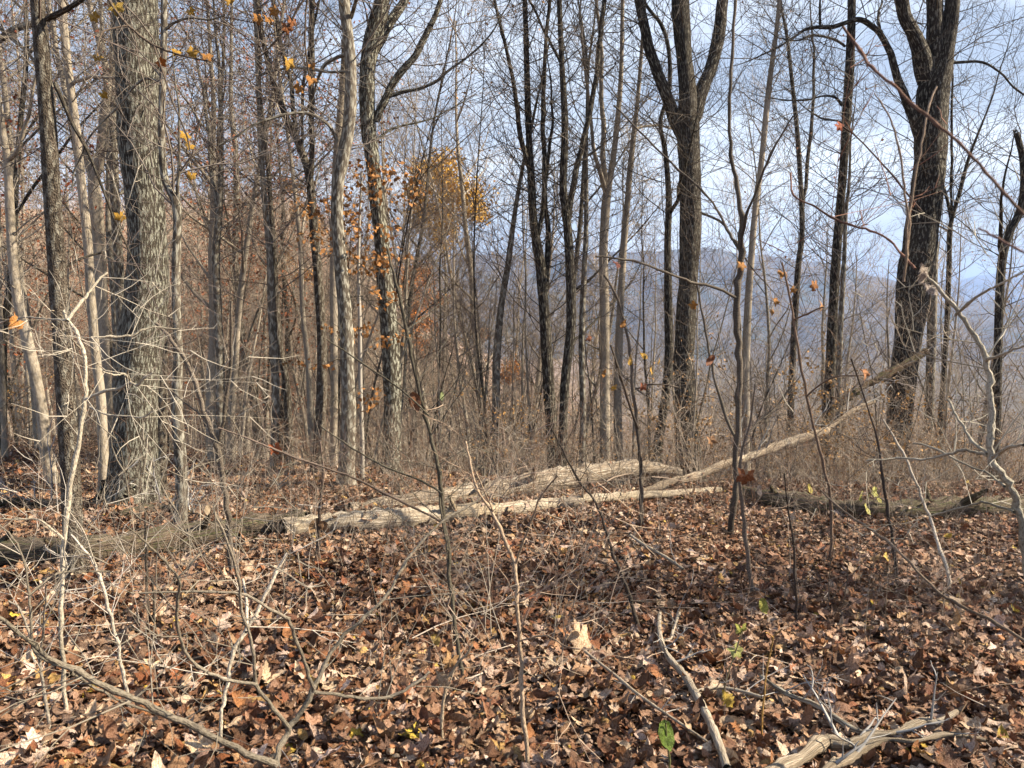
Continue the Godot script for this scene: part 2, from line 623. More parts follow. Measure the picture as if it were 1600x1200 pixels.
func lay(x: float, z: float, deep: float) -> Transform3D:
	var b := Basis(Vector3.UP, rnd(0, TAU))
	var steep := rnd(0, 0.42) if rng.randf() < 0.8 else rnd(0.4, 1.1)
	b = Basis(Vector3(rnd(-1, 1), 0, rnd(-1, 1)).normalized(), steep) * b
	if rng.randf() < 0.5:
		b = b * Basis(Vector3.FORWARD, PI)
	var size := rnd(0.04, 0.072) if rng.randf() < 0.7 else rnd(0.065, 0.12)
	if rng.randf() < 0.2:
		size = rnd(0.018, 0.04)
	return Transform3D(b.scaled_local(Vector3(size, size, size)), Vector3(x, land(x, z) + deep + sin(steep) * size * 0.3, z))


func litter(ground: Node3D) -> void:
	var kinds := ["oak", "beech", "maple", "oak", "beech", "oak", "maple", "beech", "oak", "curled", "oak", "maple", "beech", "curled", "oak", "curled"]
	var shapes := []
	for i in kinds.size():
		shapes.append(leaf_mesh(kinds[i], i))
	leaf_shapes = {"oak": leaf_mesh("oak", 3, 0.45), "maple": leaf_mesh("maple", 2, 0.7), "maple_b": leaf_mesh("maple", 5, 1.0), "maple_c": leaf_mesh("maple", 7, 1.2), "beech": leaf_mesh("beech", 1, 0.45)}
	var all := []
	for i in 150000:
		var d := sqrt(lerpf(1.9 * 1.9, 13.5 * 13.5, rng.randf()))
		if rng.randf() < 0.25:
			d = rnd(2.0, 5.5)
		var x := rnd(-1, 1) * (0.74 * d + 0.9)
		all.append([lay(x, -d, rnd(0.0, 0.06)), d])
	for i in 16000:
		var d := rnd(12.0, 27.0)
		all.append([lay(-rnd(0.02, 0.72) * d, -d, rnd(0.0, 0.04)), d])
	for i in 5000:
		var d := rnd(-2.0, 5.0)
		all.append([lay((1 if i % 2 else -1) * (rnd(0.74, 1.4) * absf(d) + rnd(0.9, 3.0)), -d, rnd(0, 0.05)), 99.0])
	# leaves drifted against and lodged on the logs
	for l in log_lines:
		for q in int(l[0].size() * 2.6):
			var j := rng.randi() % int(l[0].size())
			var p: Vector3 = l[0][j]
			var r: float = l[1][j]
			if p.y - land(p.x, p.z) > 0.3:
				continue
			var side := rnd(-1.9, 1.9)
			var y := land(p.x, p.z + side * r)
			var t := lay(p.x + rnd(-0.08, 0.08), p.z + side * r, 0.0)
			t.origin.y = maxf(y + rnd(0.02, 0.06), p.y + r * (sqrt(maxf(0.0, 1.0 - side * side)) if absf(side) < 1.0 else -1.0 + 1.3 * maxf(0.0, 1.7 - absf(side))) + rnd(0.0, 0.015))
			if absf(side) > 0.75 or rng.randf() < 0.2:
				all.append([t, 99.0])
	var near := []
	for i in all.size():
		if all[i][1] < 2.75 and absf(to_px(all[i][0].origin).x - 800) < 790 and to_px(all[i][0].origin).y < 1190 and all[i][0].origin.y - land(all[i][0].origin.x, all[i][0].origin.z) > 0.025:
			near.append(i)
	near = near.slice(0, 300)
	var single := {}
	for i in near:
		single[i] = true
	var tones := []
	for i in 14:
		var m: StandardMaterial3D = mats.litter.duplicate()
		m.albedo_color = leaf_tone().linear_to_srgb()
		tones.append(m)
	for i in near:
		var o := put("fallen_leaf", shapes[rng.randi() % shapes.size()], tones[rng.randi() % tones.size()], ground)
		o.transform = all[i][0]
	var root := Node3D.new()
	root.name = "leaf_litter"
	root.set_meta("kind", "stuff")
	root.set_meta("label", "deep carpet of dry brown and tan fallen leaves over the slope")
	root.set_meta("category", "leaf litter")
	add_child(root)
	for k in shapes.size():
		var mine := []
		for i in range(k, all.size(), shapes.size()):
			if not single.has(i):
				mine.append(all[i][0])
		var mm := MultiMesh.new()
		mm.transform_format = MultiMesh.TRANSFORM_3D
		mm.use_colors = true
		mm.mesh = shapes[k]
		mm.instance_count = mine.size()
		for i in mine.size():
			mm.set_instance_transform(i, mine[i])
			var c := leaf_tone()
			var drift := hills.get_noise_2d(mine[i].origin.x * 5.0, mine[i].origin.z * 5.0)
			c = c.lerp(Color(0.36, 0.25, 0.18), clampf(drift * 1.2, 0.0, 0.35)).lerp(Color(0.12, 0.06, 0.036), clampf(-drift * 1.2, 0.0, 0.35))
			mm.set_instance_color(i, c)
		var o := MultiMeshInstance3D.new()
		o.name = "%s_leaves" % kinds[k]
		o.multimesh = mm
		o.material_override = mats.litter
		o.set_meta("kind", "stuff")
		root.add_child(o, true)


func hang_leaf(parent: Node3D, kind: String, px: float, py: float, d: float, size: float, tint: Color) -> void:
	var m: StandardMaterial3D = mats.leaf.duplicate()
	m.albedo_color = (tint * 0.85).linear_to_srgb()
	var o := put("leaf", leaf_shapes[kind if kind != "maple" else ["maple", "maple_b", "maple_c"][rng.randi() % 3]], m, parent)
	var b := Basis(Vector3.UP, rnd(0.0, 1.0)) * Basis(Vector3.BACK, rnd(-0.9, 0.9)) * Basis(Vector3.RIGHT, PI / 2 + rnd(-0.5, 0.5))
	var k := size * 0.82 * px_size(px, py, d)
	o.transform = Transform3D(b.scaled_local(Vector3(k, k, k)), at(px, py, d) - parent.position)


# a woody plant traced in the near or middle ground: stems[0] is its stem, the rest branches
func sapling(e: Dictionary) -> Node3D:
	var rows := parse(e.stems[0])
	var d: float = e.get("d", 0.0)
	if d == 0.0:
		d = ground_depth(rows[0][0], rows[0][1])
	var d1: float = e.get("d1", d)
	var first := traced(e.stems[0], d, d1)
	var foot: Vector3 = first[0][0]
	if not e.has("free"):
		foot.y = land(foot.x, foot.z)
		if first[0][0].y > foot.y + 0.05:
			first[0].insert(0, foot - Vector3(0, 0.05, 0))
			first[1].insert(0, first[1][0] * 1.1)
		else:
			first[0][0].y = foot.y - 0.04
	var o := thing(e.get("called", "sapling"), e.label, e.get("cat", "sapling"), foot, e.get("group", "bare saplings among the leaves"))
	var tint: Color = e.get("tint", Color(0.2, 0.17, 0.145))
	var tw := Shape.new()
	tw.off = foot
	for i in e.stems.size():
		var a: Array = first
		if i > 0:
			var f: Array = e.get("depths", [])
			var da: float = f[i][0] if i < f.size() else d
			var db: float = f[i][1] if i < f.size() else da + rnd(-0.12, 0.12) * d
			a = traced(e.stems[i], da, db)
		var sm := smooth(a[0], a[1], 4)
		var s := Shape.new()
		s.off = foot
		var bp: PackedVector3Array = sm[0]
		var br: PackedFloat32Array = sm[1]
		for j in bp.size():
			br[j] *= (1.12 if j % 4 == 0 else 0.92) * 0.92
			if j > 0:
				bp[j] += Vector3(rnd(-1, 1), rnd(-1, 1), rnd(-1, 1)) * br[j] * 0.55
		tube(s, bp, br, 8, tint, 0.22, 0.6)
		part("stem" if i == 0 else "branch", s, mats.stem, o)
		var m: int = e.get("twigs", 4) * 2 if i == 0 else e.get("twigs", 4)
		for q in m:
			var f := rnd(0.3, 0.98)
			var j := clampi(int(f * (sm[0].size() - 1)), 0, sm[0].size() - 2)
			var fwd: Vector3 = (sm[0][j + 1] - sm[0][j]).normalized()
			var out := fwd.cross(Vector3(rnd(-1, 1), rnd(-1, 1), rnd(-1, 1))).normalized()
			shoot(tw, sm[0][j], (fwd * 0.6 + out).normalized(), rnd(0.2, 0.6) * e.get("reach", 1.0), clampf(sm[1][j] * 0.35, 0.0012, 0.003), 2 if q % 2 else 1, tint * 0.95, 0.2, 0.05)
	part("twigs", tw, mats.twig, o, true)
	for l in e.get("leaves", []):
		hang_leaf(o, l[0], l[1], l[2], l[3], l[4], l[5])
	return o


func log_thing(called: String, label: String, cat: String, text: String, mat: String, tint: Color, bump: float, depths := [], group := "fallen logs and dead limbs") -> Node3D:
	var a: Array = lying(text, 0.6, 0.03 if called == "fallen_branch" else 0.0) if depths.is_empty() else traced(text, depths[0], depths[1])
	var sm := smooth(a[0], a[1], 9)
	for j in sm[1].size():
		sm[1][j] *= 1.0 + 0.22 * rough.get_noise_2d(j * 1.3, text.length() * 3.0) + (0.16 if rough.get_noise_2d(j * 2.9, 77.0) > 0.35 else 0.0)
	var foot: Vector3 = sm[0][0]
	foot.y = land(foot.x, foot.z)
	var o := thing(called, label, cat, foot, group)
	var s := Shape.new()
	s.off = foot
	tube(s, sm[0], sm[1], 20 if a[1][0] > 0.04 else 9, tint, bump, 0.4)
	part("wood", s, mats[mat], o)
	if a[1][0] > 0.05 and cat == "log":
		for q in 4:
			var f := rnd(0.1, 0.9)
			var j := clampi(int(f * (sm[0].size() - 1)), 1, sm[0].size() - 2)
			var r: float = sm[1][j]
			var out := Vector3(rnd(-0.5, 0.5), rnd(0.2, 1.0), rnd(-0.6, 1.0)).normalized()
			var stub := Shape.new()
			stub.off = foot
			var long := r * rnd(1.6, 3.2)
			tube(stub, PackedVector3Array([sm[0][j], sm[0][j] + out * long * 0.55, sm[0][j] + out * long + Vector3(rnd(-0.03, 0.03), 0, rnd(-0.03, 0.03))]), PackedFloat32Array([r * 0.4, r * 0.27, r * 0.12]), 7, tint * 0.85, 0.3, 0.4)
			part("broken_stub", stub, mats[mat], o)
	if cat == "dead limb" or cat == "fallen branch":
		for q in 9 if cat == "dead limb" else 4:
			var f := rnd(0.15, 0.97)
			var j := clampi(int(f * (sm[0].size() - 1)), 1, sm[0].size() - 2)
			var snag := Shape.new()
			snag.off = foot
			shoot(snag, sm[0][j], Vector3(rnd(-0.6, 1.0), rnd(-0.3, 1.0), rnd(-0.8, 0.8)).normalized(), rnd(0.25, 1.0) * (1.0 if cat == "dead limb" else 0.35), clampf(sm[1][j] * 0.4, 0.003, 0.014), 2 if q % 2 else 1, tint * 0.28, 0.26, 0.0)
			part("broken_branch", snag, mats.twig, o)
	if cat != "fallen branch":
		log_lines.append(sm)
	var n: int = sm[0].size()
	for q in [[sm[0][0], sm[0][0] - sm[0][1], sm[1][0]], [sm[0][n - 1], sm[0][n - 1] - sm[0][n - 2], sm[1][n - 1]]]:
		var c := Shape.new()
		c.off = foot
		cap(c, q[0], q[1].normalized(), q[2] * 0.96, tint * 0.8, 14)
		part("broken_end", c, mats[mat], o)
	return o


# ---------------------------------------------------------------- repeated plants

func stand_tree(kind: int) -> Node3D:
	var o := Node3D.new()
	var height := rnd(11.0, 17.0)
	var pts := PackedVector3Array()
	var rad := PackedFloat32Array()
	var r0 := rnd(0.06, 0.14)
	var p := Vector3(0, -0.3, 0)
	var dir := Vector3(rnd(-0.05, 0.05), 1, rnd(-0.05, 0.05)).normalized()
	for i in 13:
		pts.append(p)
		rad.append(r0 * (1.0 - 0.88 * i / 12.0) * (1.3 if i == 0 else 1.0))
		dir = (dir + Vector3(rnd(-0.09, 0.09), 0.05, rnd(-0.09, 0.09))).normalized()
		p += dir * height / 12.0
	var s := Shape.new()
	var sm := smooth(pts, rad, 3)
	tube(s, sm[0], sm[1], 8, Color(1, 1, 1), 0.1, 0.3)
	var tw := Shape.new()
	var tips := []
	var limbs := rng.randi_range(9, 13)
	for q in limbs:
		var f := lerpf(0.28, 0.98, (q + rng.randf()) / limbs)
		var i := clampi(int(f * 12), 0, 11)
		var o0 := pts[i].lerp(pts[i + 1], f * 12 - i)
		var yaw := rnd(0, TAU)
		var up := rnd(0.5, 1.4)
		var d := Vector3(cos(yaw), up, sin(yaw)).normalized()
		var ln := height * rnd(0.16, 0.30) * (1.15 - 0.5 * f)
		# a limb with branches, each with twigs
		var lp := PackedVector3Array()
		var lr := PackedFloat32Array()
		var lpos := o0
		var rr := rad[i] * rnd(0.4, 0.6)
		for j in 7:
			lp.append(lpos)
			lr.append(rr * (1.0 - 0.8 * j / 6.0))
			d = (d + Vector3(rnd(-0.22, 0.22), rnd(-0.04, 0.16), rnd(-0.22, 0.22))).normalized()
			lpos += d * ln / 6.0
		tube(s, lp, lr, 5, Color(0.92, 0.9, 0.88), 0.0, 0.2)
		for j in 10:
			var g := lerpf(0.15, 1.0, (j + rng.randf()) / 10.0)
			var jj := clampi(int(g * 6), 0, 5)
			var fwd := (lp[jj + 1] - lp[jj]).normalized()
			var out := fwd.cross(Vector3(rnd(-1, 1), rnd(-1, 1), rnd(-1, 1))).normalized()
			shoot(tw, lp[jj].lerp(lp[jj + 1], g * 6 - jj), (fwd * 0.7 + out).normalized(), rnd(0.7, 1.7), 0.0085, 2, Color(0.30, 0.24, 0.18), 0.2, 0.06, tips)
	for q in 26:
		var f := rnd(0.1, 0.62)
		var i := clampi(int(f * 12), 0, 11)
		var yaw := rnd(0, TAU)
		shoot(tw, pts[i], Vector3(cos(yaw), rnd(0.0, 0.7), sin(yaw)).normalized(), rnd(0.6, 1.8), 0.007, 2, Color(0.30, 0.24, 0.18), 0.24, 0.04, tips)
	part("trunk", s, mats.grey_bark, o)
	part("twigs", tw, mats.twig, o, true)
	if kind > 0:
		var lf := Shape.new()
		var base := Color(0.30, 0.105, 0.045) if kind == 1 else Color(0.62, 0.36, 0.05) if kind == 2 else Color(0.36, 0.2, 0.08)
		var every: int = [0, 1700, 9000, 500, 4500][kind]
		for q in every:
			add_leaflet(lf, tips[rng.randi() % tips.size()] + Vector3(rnd(-1, 1), rnd(-1, 1), rnd(-1, 1)) * (0.35 if kind == 2 else 0.08), rnd(0.05, 0.10) * (1.5 if kind == 2 else 1.0), base * rnd(0.65, 1.35))
		part("foliage", lf, mats.leaf, o, true)
	return o


func pole(kind: int) -> Node3D:
	var o := Node3D.new()
	var height := rnd(4.5, 8.0)
	var pts := PackedVector3Array()
	var rad := PackedFloat32Array()
	var p := Vector3(0, -0.2, 0)
	var dir := Vector3(rnd(-0.1, 0.1), 1, rnd(-0.1, 0.1)).normalized()
	if kind == 2:
		dir = Vector3(0.3, 1, 0.1).normalized()
	var r0 := rnd(0.018, 0.034)
	for i in 9:
		pts.append(p)
		rad.append(r0 * (1.0 - 0.85 * i / 8.0))
		dir = (dir + Vector3(rnd(-0.1, 0.1), 0.04, rnd(-0.1, 0.1))).normalized()
		p += dir * height / 8.0
	var s := Shape.new()
	var sm := smooth(pts, rad, 3)
	tube(s, sm[0], sm[1], 6, Color(1, 1, 1), 0.12, 0.35)
	part("trunk", s, mats.grey_bark, o)
	var tw := Shape.new()
	for q in 20 + kind * 2:
		var f := rnd(0.12, 0.98)
		var i := clampi(int(f * 8), 0, 7)
		var yaw := rnd(0, TAU)
		shoot(tw, pts[i].lerp(pts[i + 1], f * 8 - i), Vector3(cos(yaw), rnd(0.2, 1.2), sin(yaw)).normalized(), rnd(0.6, 1.7), 0.006, 2, Color(0.26, 0.215, 0.17), 0.2, 0.05)
	part("twigs", tw, mats.twig, o, true)
	return o


# a tree behind the rim whose leaves hang in a few clumps; columns and rows are read off the view, at that distance
func clump_tree(label: String, px: float, d: float, top: float, tint: Color, clumps: Array) -> void:
	var foot := at(px, 600, d)
	foot.y = land(foot.x, foot.z)
	var o := thing("autumn_tree", label, "tree", foot, "trees still in autumn leaf")
	var tip := at(px + 4, top - 60, d)
	var s := Shape.new()
	s.off = foot
	var pts := PackedVector3Array()
	var rad := PackedFloat32Array()
	for i in 8:
		pts.append(foot.lerp(tip, i / 7.0) + Vector3(rnd(-0.12, 0.12), -0.2 if i == 0 else 0.0, rnd(-0.12, 0.12)))
		rad.append(lerpf(0.1, 0.012, i / 7.0))
	var sm := smooth(pts, rad, 3)
	tube(s, sm[0], sm[1], 8, Color(1, 1, 1), 0.1, 0.3)
	part("trunk", s, mats.grey_bark, o)
	var tw := Shape.new()
	var lf := Shape.new()
	tw.off = foot
	lf.off = foot
	for c in clumps:
		var mid := at(c[0], c[1], d + rnd(-0.9, 0.9))
		var r: float = c[2] * 1.3 * d / FOCAL
		var f := clampf((mid.y - 0.9 - foot.y) / (tip.y - foot.y), 0.1, 0.95)
		var from := foot.lerp(tip, f)
		tube(tw, PackedVector3Array([from, from.lerp(mid, 0.5) + Vector3(0, 0.15, 0), mid]), PackedFloat32Array([0.022, 0.014, 0.006]), 4, Color(0.2, 0.16, 0.12))
		var tips := []
		for q in 9:
			shoot(tw, mid - (mid - from).normalized() * r * 0.4, Vector3(rnd(-1, 1), rnd(-0.5, 0.9), rnd(-1, 1)).normalized(), r * rnd(0.7, 1.15), 0.005, 1, Color(0.2, 0.16, 0.12), 0.2, 0.05, tips)
		for q in int(c[2] * 24):
			var p: Vector3 = mid.lerp(tips[rng.randi() % tips.size()], rnd(0.45, 1.1)) + Vector3(rnd(-1, 1), rnd(-1, 1), rnd(-1, 1)) * r * 0.4
			add_leaflet(lf, p, rnd(0.07, 0.13), tint * rnd(0.65, 1.3))
	part("twigs", tw, mats.twig, o, true)
	part("foliage", lf, mats.leaf, o, true)


func brush(kind: int) -> Node3D:
	var o := Node3D.new()
	var s := Shape.new()
	var tips := []
	var tint := Color(0.25, 0.195, 0.145) if kind % 2 else Color(0.36, 0.3, 0.24)
	for q in 7 + kind:
		var yaw := rnd(0, TAU)
		var p := Vector3(rnd(-0.25, 0.25), -0.05, rnd(-0.25, 0.25))
		shoot(s, p, Vector3(cos(yaw) * rnd(0.1, 0.6), 1, sin(yaw) * rnd(0.1, 0.6)).normalized(), rnd(0.8, 2.1), rnd(0.004, 0.009), 3, tint, 0.22, -0.01, tips)
	part("stems", s, mats.twig, o, true)
	var lf := Shape.new()
	for q in [190, 420, 60, 300, 600][kind]:
		var base := [Color(0.33, 0.19, 0.08), Color(0.38, 0.22, 0.075), Color(0.28, 0.12, 0.06), Color(0.22, 0.13, 0.07), Color(0.34, 0.21, 0.1)][kind] as Color
		add_leaflet(lf, tips[rng.randi() % tips.size()] + Vector3(rnd(-1, 1), rnd(-1, 1), rnd(-1, 1)) * 0.03, rnd(0.03, 0.06), base * rnd(0.6, 1.3))
	part("foliage", lf, mats.leaf, o, true)
	return o


func thin_shrub(kind: int) -> Node3D:
	var o := Node3D.new()
	var tint := [Color(0.26, 0.22, 0.175), Color(0.08, 0.064, 0.052), Color(0.16, 0.095, 0.065), Color(0.22, 0.19, 0.155)][kind] as Color
	for q in 5:
		var s := Shape.new()
		var yaw := rnd(0, TAU)
		var lean := rnd(0.15, 0.9)
		shoot(s, Vector3(rnd(-0.12, 0.12), -0.05, rnd(-0.12, 0.12)), Vector3(cos(yaw) * lean, 1, sin(yaw) * lean).normalized(), rnd(0.9, 1.9), rnd(0.003, 0.005), 3 if q < 2 else 2, tint, 0.16, -0.02)
		part("stem", s, mats.twig, o)
	return o


func seedling(kind: int) -> Node3D:
	var o := Node3D.new()
	var s := Shape.new()
	var tint := [Color(0.07, 0.05, 0.04), Color(0.24, 0.2, 0.16), Color(0.13, 0.085, 0.06), Color(0.34, 0.29, 0.24), Color(0.17, 0.14, 0.11)][kind] as Color
	shoot(s, Vector3(0, -0.04, 0), Vector3(rnd(-0.15, 0.15), 1, rnd(-0.15, 0.15)).normalized(), rnd(0.8, 1.4), rnd(0.0026, 0.004), 2, tint, 0.13, 0.05)
	part("stem", s, mats.twig, o)
	return o


func copy_of(source: Node3D, called: String, what: String, category: String, group: String, where: Vector3, turn: float, size: float, mat := "") -> Node3D:
	var c: Node3D = source.duplicate()
	c.name = numbered(called)
	add_child(c)
	c.position = where
	c.rotation.y = turn
	c.scale = Vector3(size, size, size)
	c.set_meta("category", category)
	c.set_meta("group", group)
	if mat == "brush":
		if rng.randf() < 0.3:
			(c.get_child(0) as MeshInstance3D).material_override = mats.twig_dark
	elif mat:
		(c.get_child(0) as MeshInstance3D).material_override = mats[mat]
		if rng.randf() < 0.2 or mat == "dark_bark":
			(c.get_child(1) as MeshInstance3D).material_override = mats.twig_dark
	label_later(c, what, where)
	return c


# ---------------------------------------------------------------- setting

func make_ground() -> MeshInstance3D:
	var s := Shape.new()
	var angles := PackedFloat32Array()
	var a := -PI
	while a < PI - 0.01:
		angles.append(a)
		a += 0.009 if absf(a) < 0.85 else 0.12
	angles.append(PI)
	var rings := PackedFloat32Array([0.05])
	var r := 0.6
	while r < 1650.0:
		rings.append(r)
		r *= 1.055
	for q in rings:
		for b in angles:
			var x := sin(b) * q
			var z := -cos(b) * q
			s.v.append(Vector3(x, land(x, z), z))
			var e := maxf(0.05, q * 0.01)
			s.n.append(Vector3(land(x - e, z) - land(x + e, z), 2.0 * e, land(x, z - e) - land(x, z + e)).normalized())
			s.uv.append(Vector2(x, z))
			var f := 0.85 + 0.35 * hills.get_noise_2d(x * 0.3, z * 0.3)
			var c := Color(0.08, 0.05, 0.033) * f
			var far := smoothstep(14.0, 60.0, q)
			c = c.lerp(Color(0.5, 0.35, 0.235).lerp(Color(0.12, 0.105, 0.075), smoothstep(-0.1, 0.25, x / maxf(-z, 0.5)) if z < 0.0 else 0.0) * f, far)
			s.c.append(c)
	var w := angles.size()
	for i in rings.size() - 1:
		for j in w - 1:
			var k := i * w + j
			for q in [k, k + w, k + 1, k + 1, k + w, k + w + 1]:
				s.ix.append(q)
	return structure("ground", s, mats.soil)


# a forested ridge: crest heights follow tops, [x, y] of its skyline, at that distance
func make_ridge(called: String, tops: Array, near: float, crest: float, floor_y: float, tone: Color, seed_shift: float) -> void:
	var s := Shape.new()
	var n := 260
	var m := 26
	for i in n:
		var px := lerpf(-500.0, 2100.0, float(i) / (n - 1))
		var k := 0
		while k < tops.size() - 2 and px > tops[k + 1][0]:
			k += 1
		var f := clampf((px - tops[k][0]) / (tops[k + 1][0] - tops[k][0]), 0, 1)
		f = f * f * (3 - 2 * f)
		var top := at(px, lerpf(tops[k][1], tops[k + 1][1], f), crest)
		var side := Vector3(top.x, 0, top.z) / crest
		for j in m:
			var g := float(j) / (m - 1) * 1.3
			var d := lerpf(near, crest, g)
			var up := smoothstep(0.0, 1.0, minf(g, 1.0))
			up = lerpf(minf(g, 1.0), up, 0.5)
			if g > 1.0:
				up = 1.0 - (g - 1.0) * 1.6
			var p := side * d
			var gully := hills.get_noise_2d(p.x * 0.035 + seed_shift, p.z * 0.012) * 0.22 + hills.get_noise_2d(p.x * 0.16, p.z * 0.09 + seed_shift) * 0.05
			var h := lerpf(floor_y, top.y, clampf(up + gully * sin(PI * clampf(g, 0, 1)), 0, 1.2))
			h += hills.get_noise_2d(p.x * 0.4, p.z * 0.4) * 5.0
			s.v.append(Vector3(p.x, h, p.z))
			s.n.append(Vector3.UP)
			s.uv.append(Vector2(p.x, p.z) * 0.01)
			var pine := smoothstep(0.12, 0.3, hills.get_noise_2d(p.x * 0.06 + 300.0, p.z * 0.05))
			var c := tone.lerp(Color(0.045, 0.06, 0.035), pine * 0.75) * (0.9 + 0.4 * hills.get_noise_2d(p.x * 0.2, p.z * 0.2))
			s.c.append(c)
	for i in n - 1:
		for j in m - 1:
			var k := i * m + j
			for q in [k, k + 1, k + m, k + 1, k + m + 1, k + m]:
				s.ix.append(q)
	var st := SurfaceTool.new()
	st.create_from(s.mesh(), 0)
	st.generate_normals()
	var o := put(called, st.commit(), mats.far_forest, self)
	o.set_meta("kind", "structure")


func sky_cover() -> ImageTexture:
	var wide := FastNoiseLite.new()
	wide.seed = 8
	wide.frequency = 0.9
	wide.fractal_octaves = 6
	wide.domain_warp_enabled = true
	wide.domain_warp_amplitude = 0.5
	wide.domain_warp_frequency = 1.1
	var im := Image.create(768, 384, false, Image.FORMAT_RGBAF)
	for y in 384:
		var el := PI * 0.5 - PI * (y + 0.5) / 384.0
		for x in 768:
			var az := TAU * (x + 0.5) / 768.0
			var a := 0.0
			if el > 0.0:
				# a thin sheet of cirrus seen from below
				var h := sin(el) + 0.12
				var p := Vector3(cos(az) * cos(el) / h, 0.0, sin(az) * cos(el) / h)
				var v := wide.get_noise_3d(p.x * 1.1 + p.z * 0.5, 3.0, p.z * 0.42 - p.x * 0.15)
				a = smoothstep(-0.3, 0.5, v) * 0.75
			im.set_pixel(x, y, Color(0.18, 0.178, 0.168, a))
	return ImageTexture.create_from_image(im)


func _ready() -> void:
	rng.seed = 20231105
	hills.seed = 5
	hills.frequency = 0.11
	hills.fractal_octaves = 4
	rough.seed = 9
	rough.frequency = 0.25
	rough.fractal_octaves = 2

	# camera
	var cam := Camera3D.new()
	cam.name = "camera"
	cam.fov = 53.05
	cam.near = 0.05
	cam.far = 20000.0
	cam.position = EYE
	cam.rotation_degrees = Vector3(-PITCH, 0, 0)
	var lens := CameraAttributesPhysical.new()
	lens.frustum_focal_length = 24.03
	lens.frustum_focus_distance = 7.0
	lens.frustum_near = 0.05
	lens.frustum_far = 20000.0
	lens.exposure_aperture = 8.0
	cam.attributes = lens
	add_child(cam)
	cam.current = true

	# sky, haze, exposure
	var env := Environment.new()
	var sky := Sky.new()
	var air := ProceduralSkyMaterial.new()
	air.sky_top_color = lin(0.075, 0.113, 0.195)
	air.sky_horizon_color = lin(0.255, 0.29, 0.325)
	air.sky_curve = 0.28
	air.ground_horizon_color = lin(0.45, 0.45, 0.45)
	air.ground_bottom_color = lin(0.12, 0.1, 0.08)
	air.sky_cover = sky_cover()
	air.sun_angle_max = 1.0
	sky.sky_material = air
	env.background_mode = Environment.BG_SKY
	env.sky = sky
	env.tonemap_mode = Environment.TONE_MAPPER_LINEAR
	env.tonemap_exposure = 3.5
	env.fog_enabled = true
	env.fog_density = 0.00022
	env.fog_light_color = Color(0.66, 0.785, 1.0)
	env.sdfgi_enabled = true
	env.ssao_enabled = true
	env.ssil_enabled = true
	var around := WorldEnvironment.new()
	around.name = "surroundings"
	around.environment = env
	add_child(around)

	# the sun, to the right and a third of the way up
	var sun := DirectionalLight3D.new()
	sun.name = "sun"
	sun.light_energy = 1.6
	sun.light_color = Color(1.0, 0.935, 0.83)
	sun.light_angular_distance = 0.53
	sun.shadow_enabled = true
	var el := deg_to_rad(37.0)
	var az := deg_to_rad(1.0)
	sun.basis = Basis.looking_at(-Vector3(cos(el) * cos(az), sin(el), cos(el) * sin(az)))
	add_child(sun)

	make_materials()
	var ground := make_ground()
	make_ridge("mountain_ridge", [[-500, 400], [300, 400], [620, 396], [800, 397], [1000, 394], [1100, 386], [1170, 398], [1300, 411], [1380, 434], [1480, 470], [2100, 500]], 1300.0, 2700.0, -92.0, Color(0.115, 0.105, 0.09), 10.0)
	make_ridge("far_mountains", [[-500, 430], [900, 430], [1340, 444], [1440, 449], [1490, 438], [1545, 428], [1600, 434], [1700, 426], [2100, 440]], 3400.0, 6500.0, -92.0, Color(0.14, 0.12, 0.105), 90.0)

	rim_trees()
	fallen_wood()
	litter(ground)
	near_saplings()
	rim_saplings()
	background()
	write_labels()


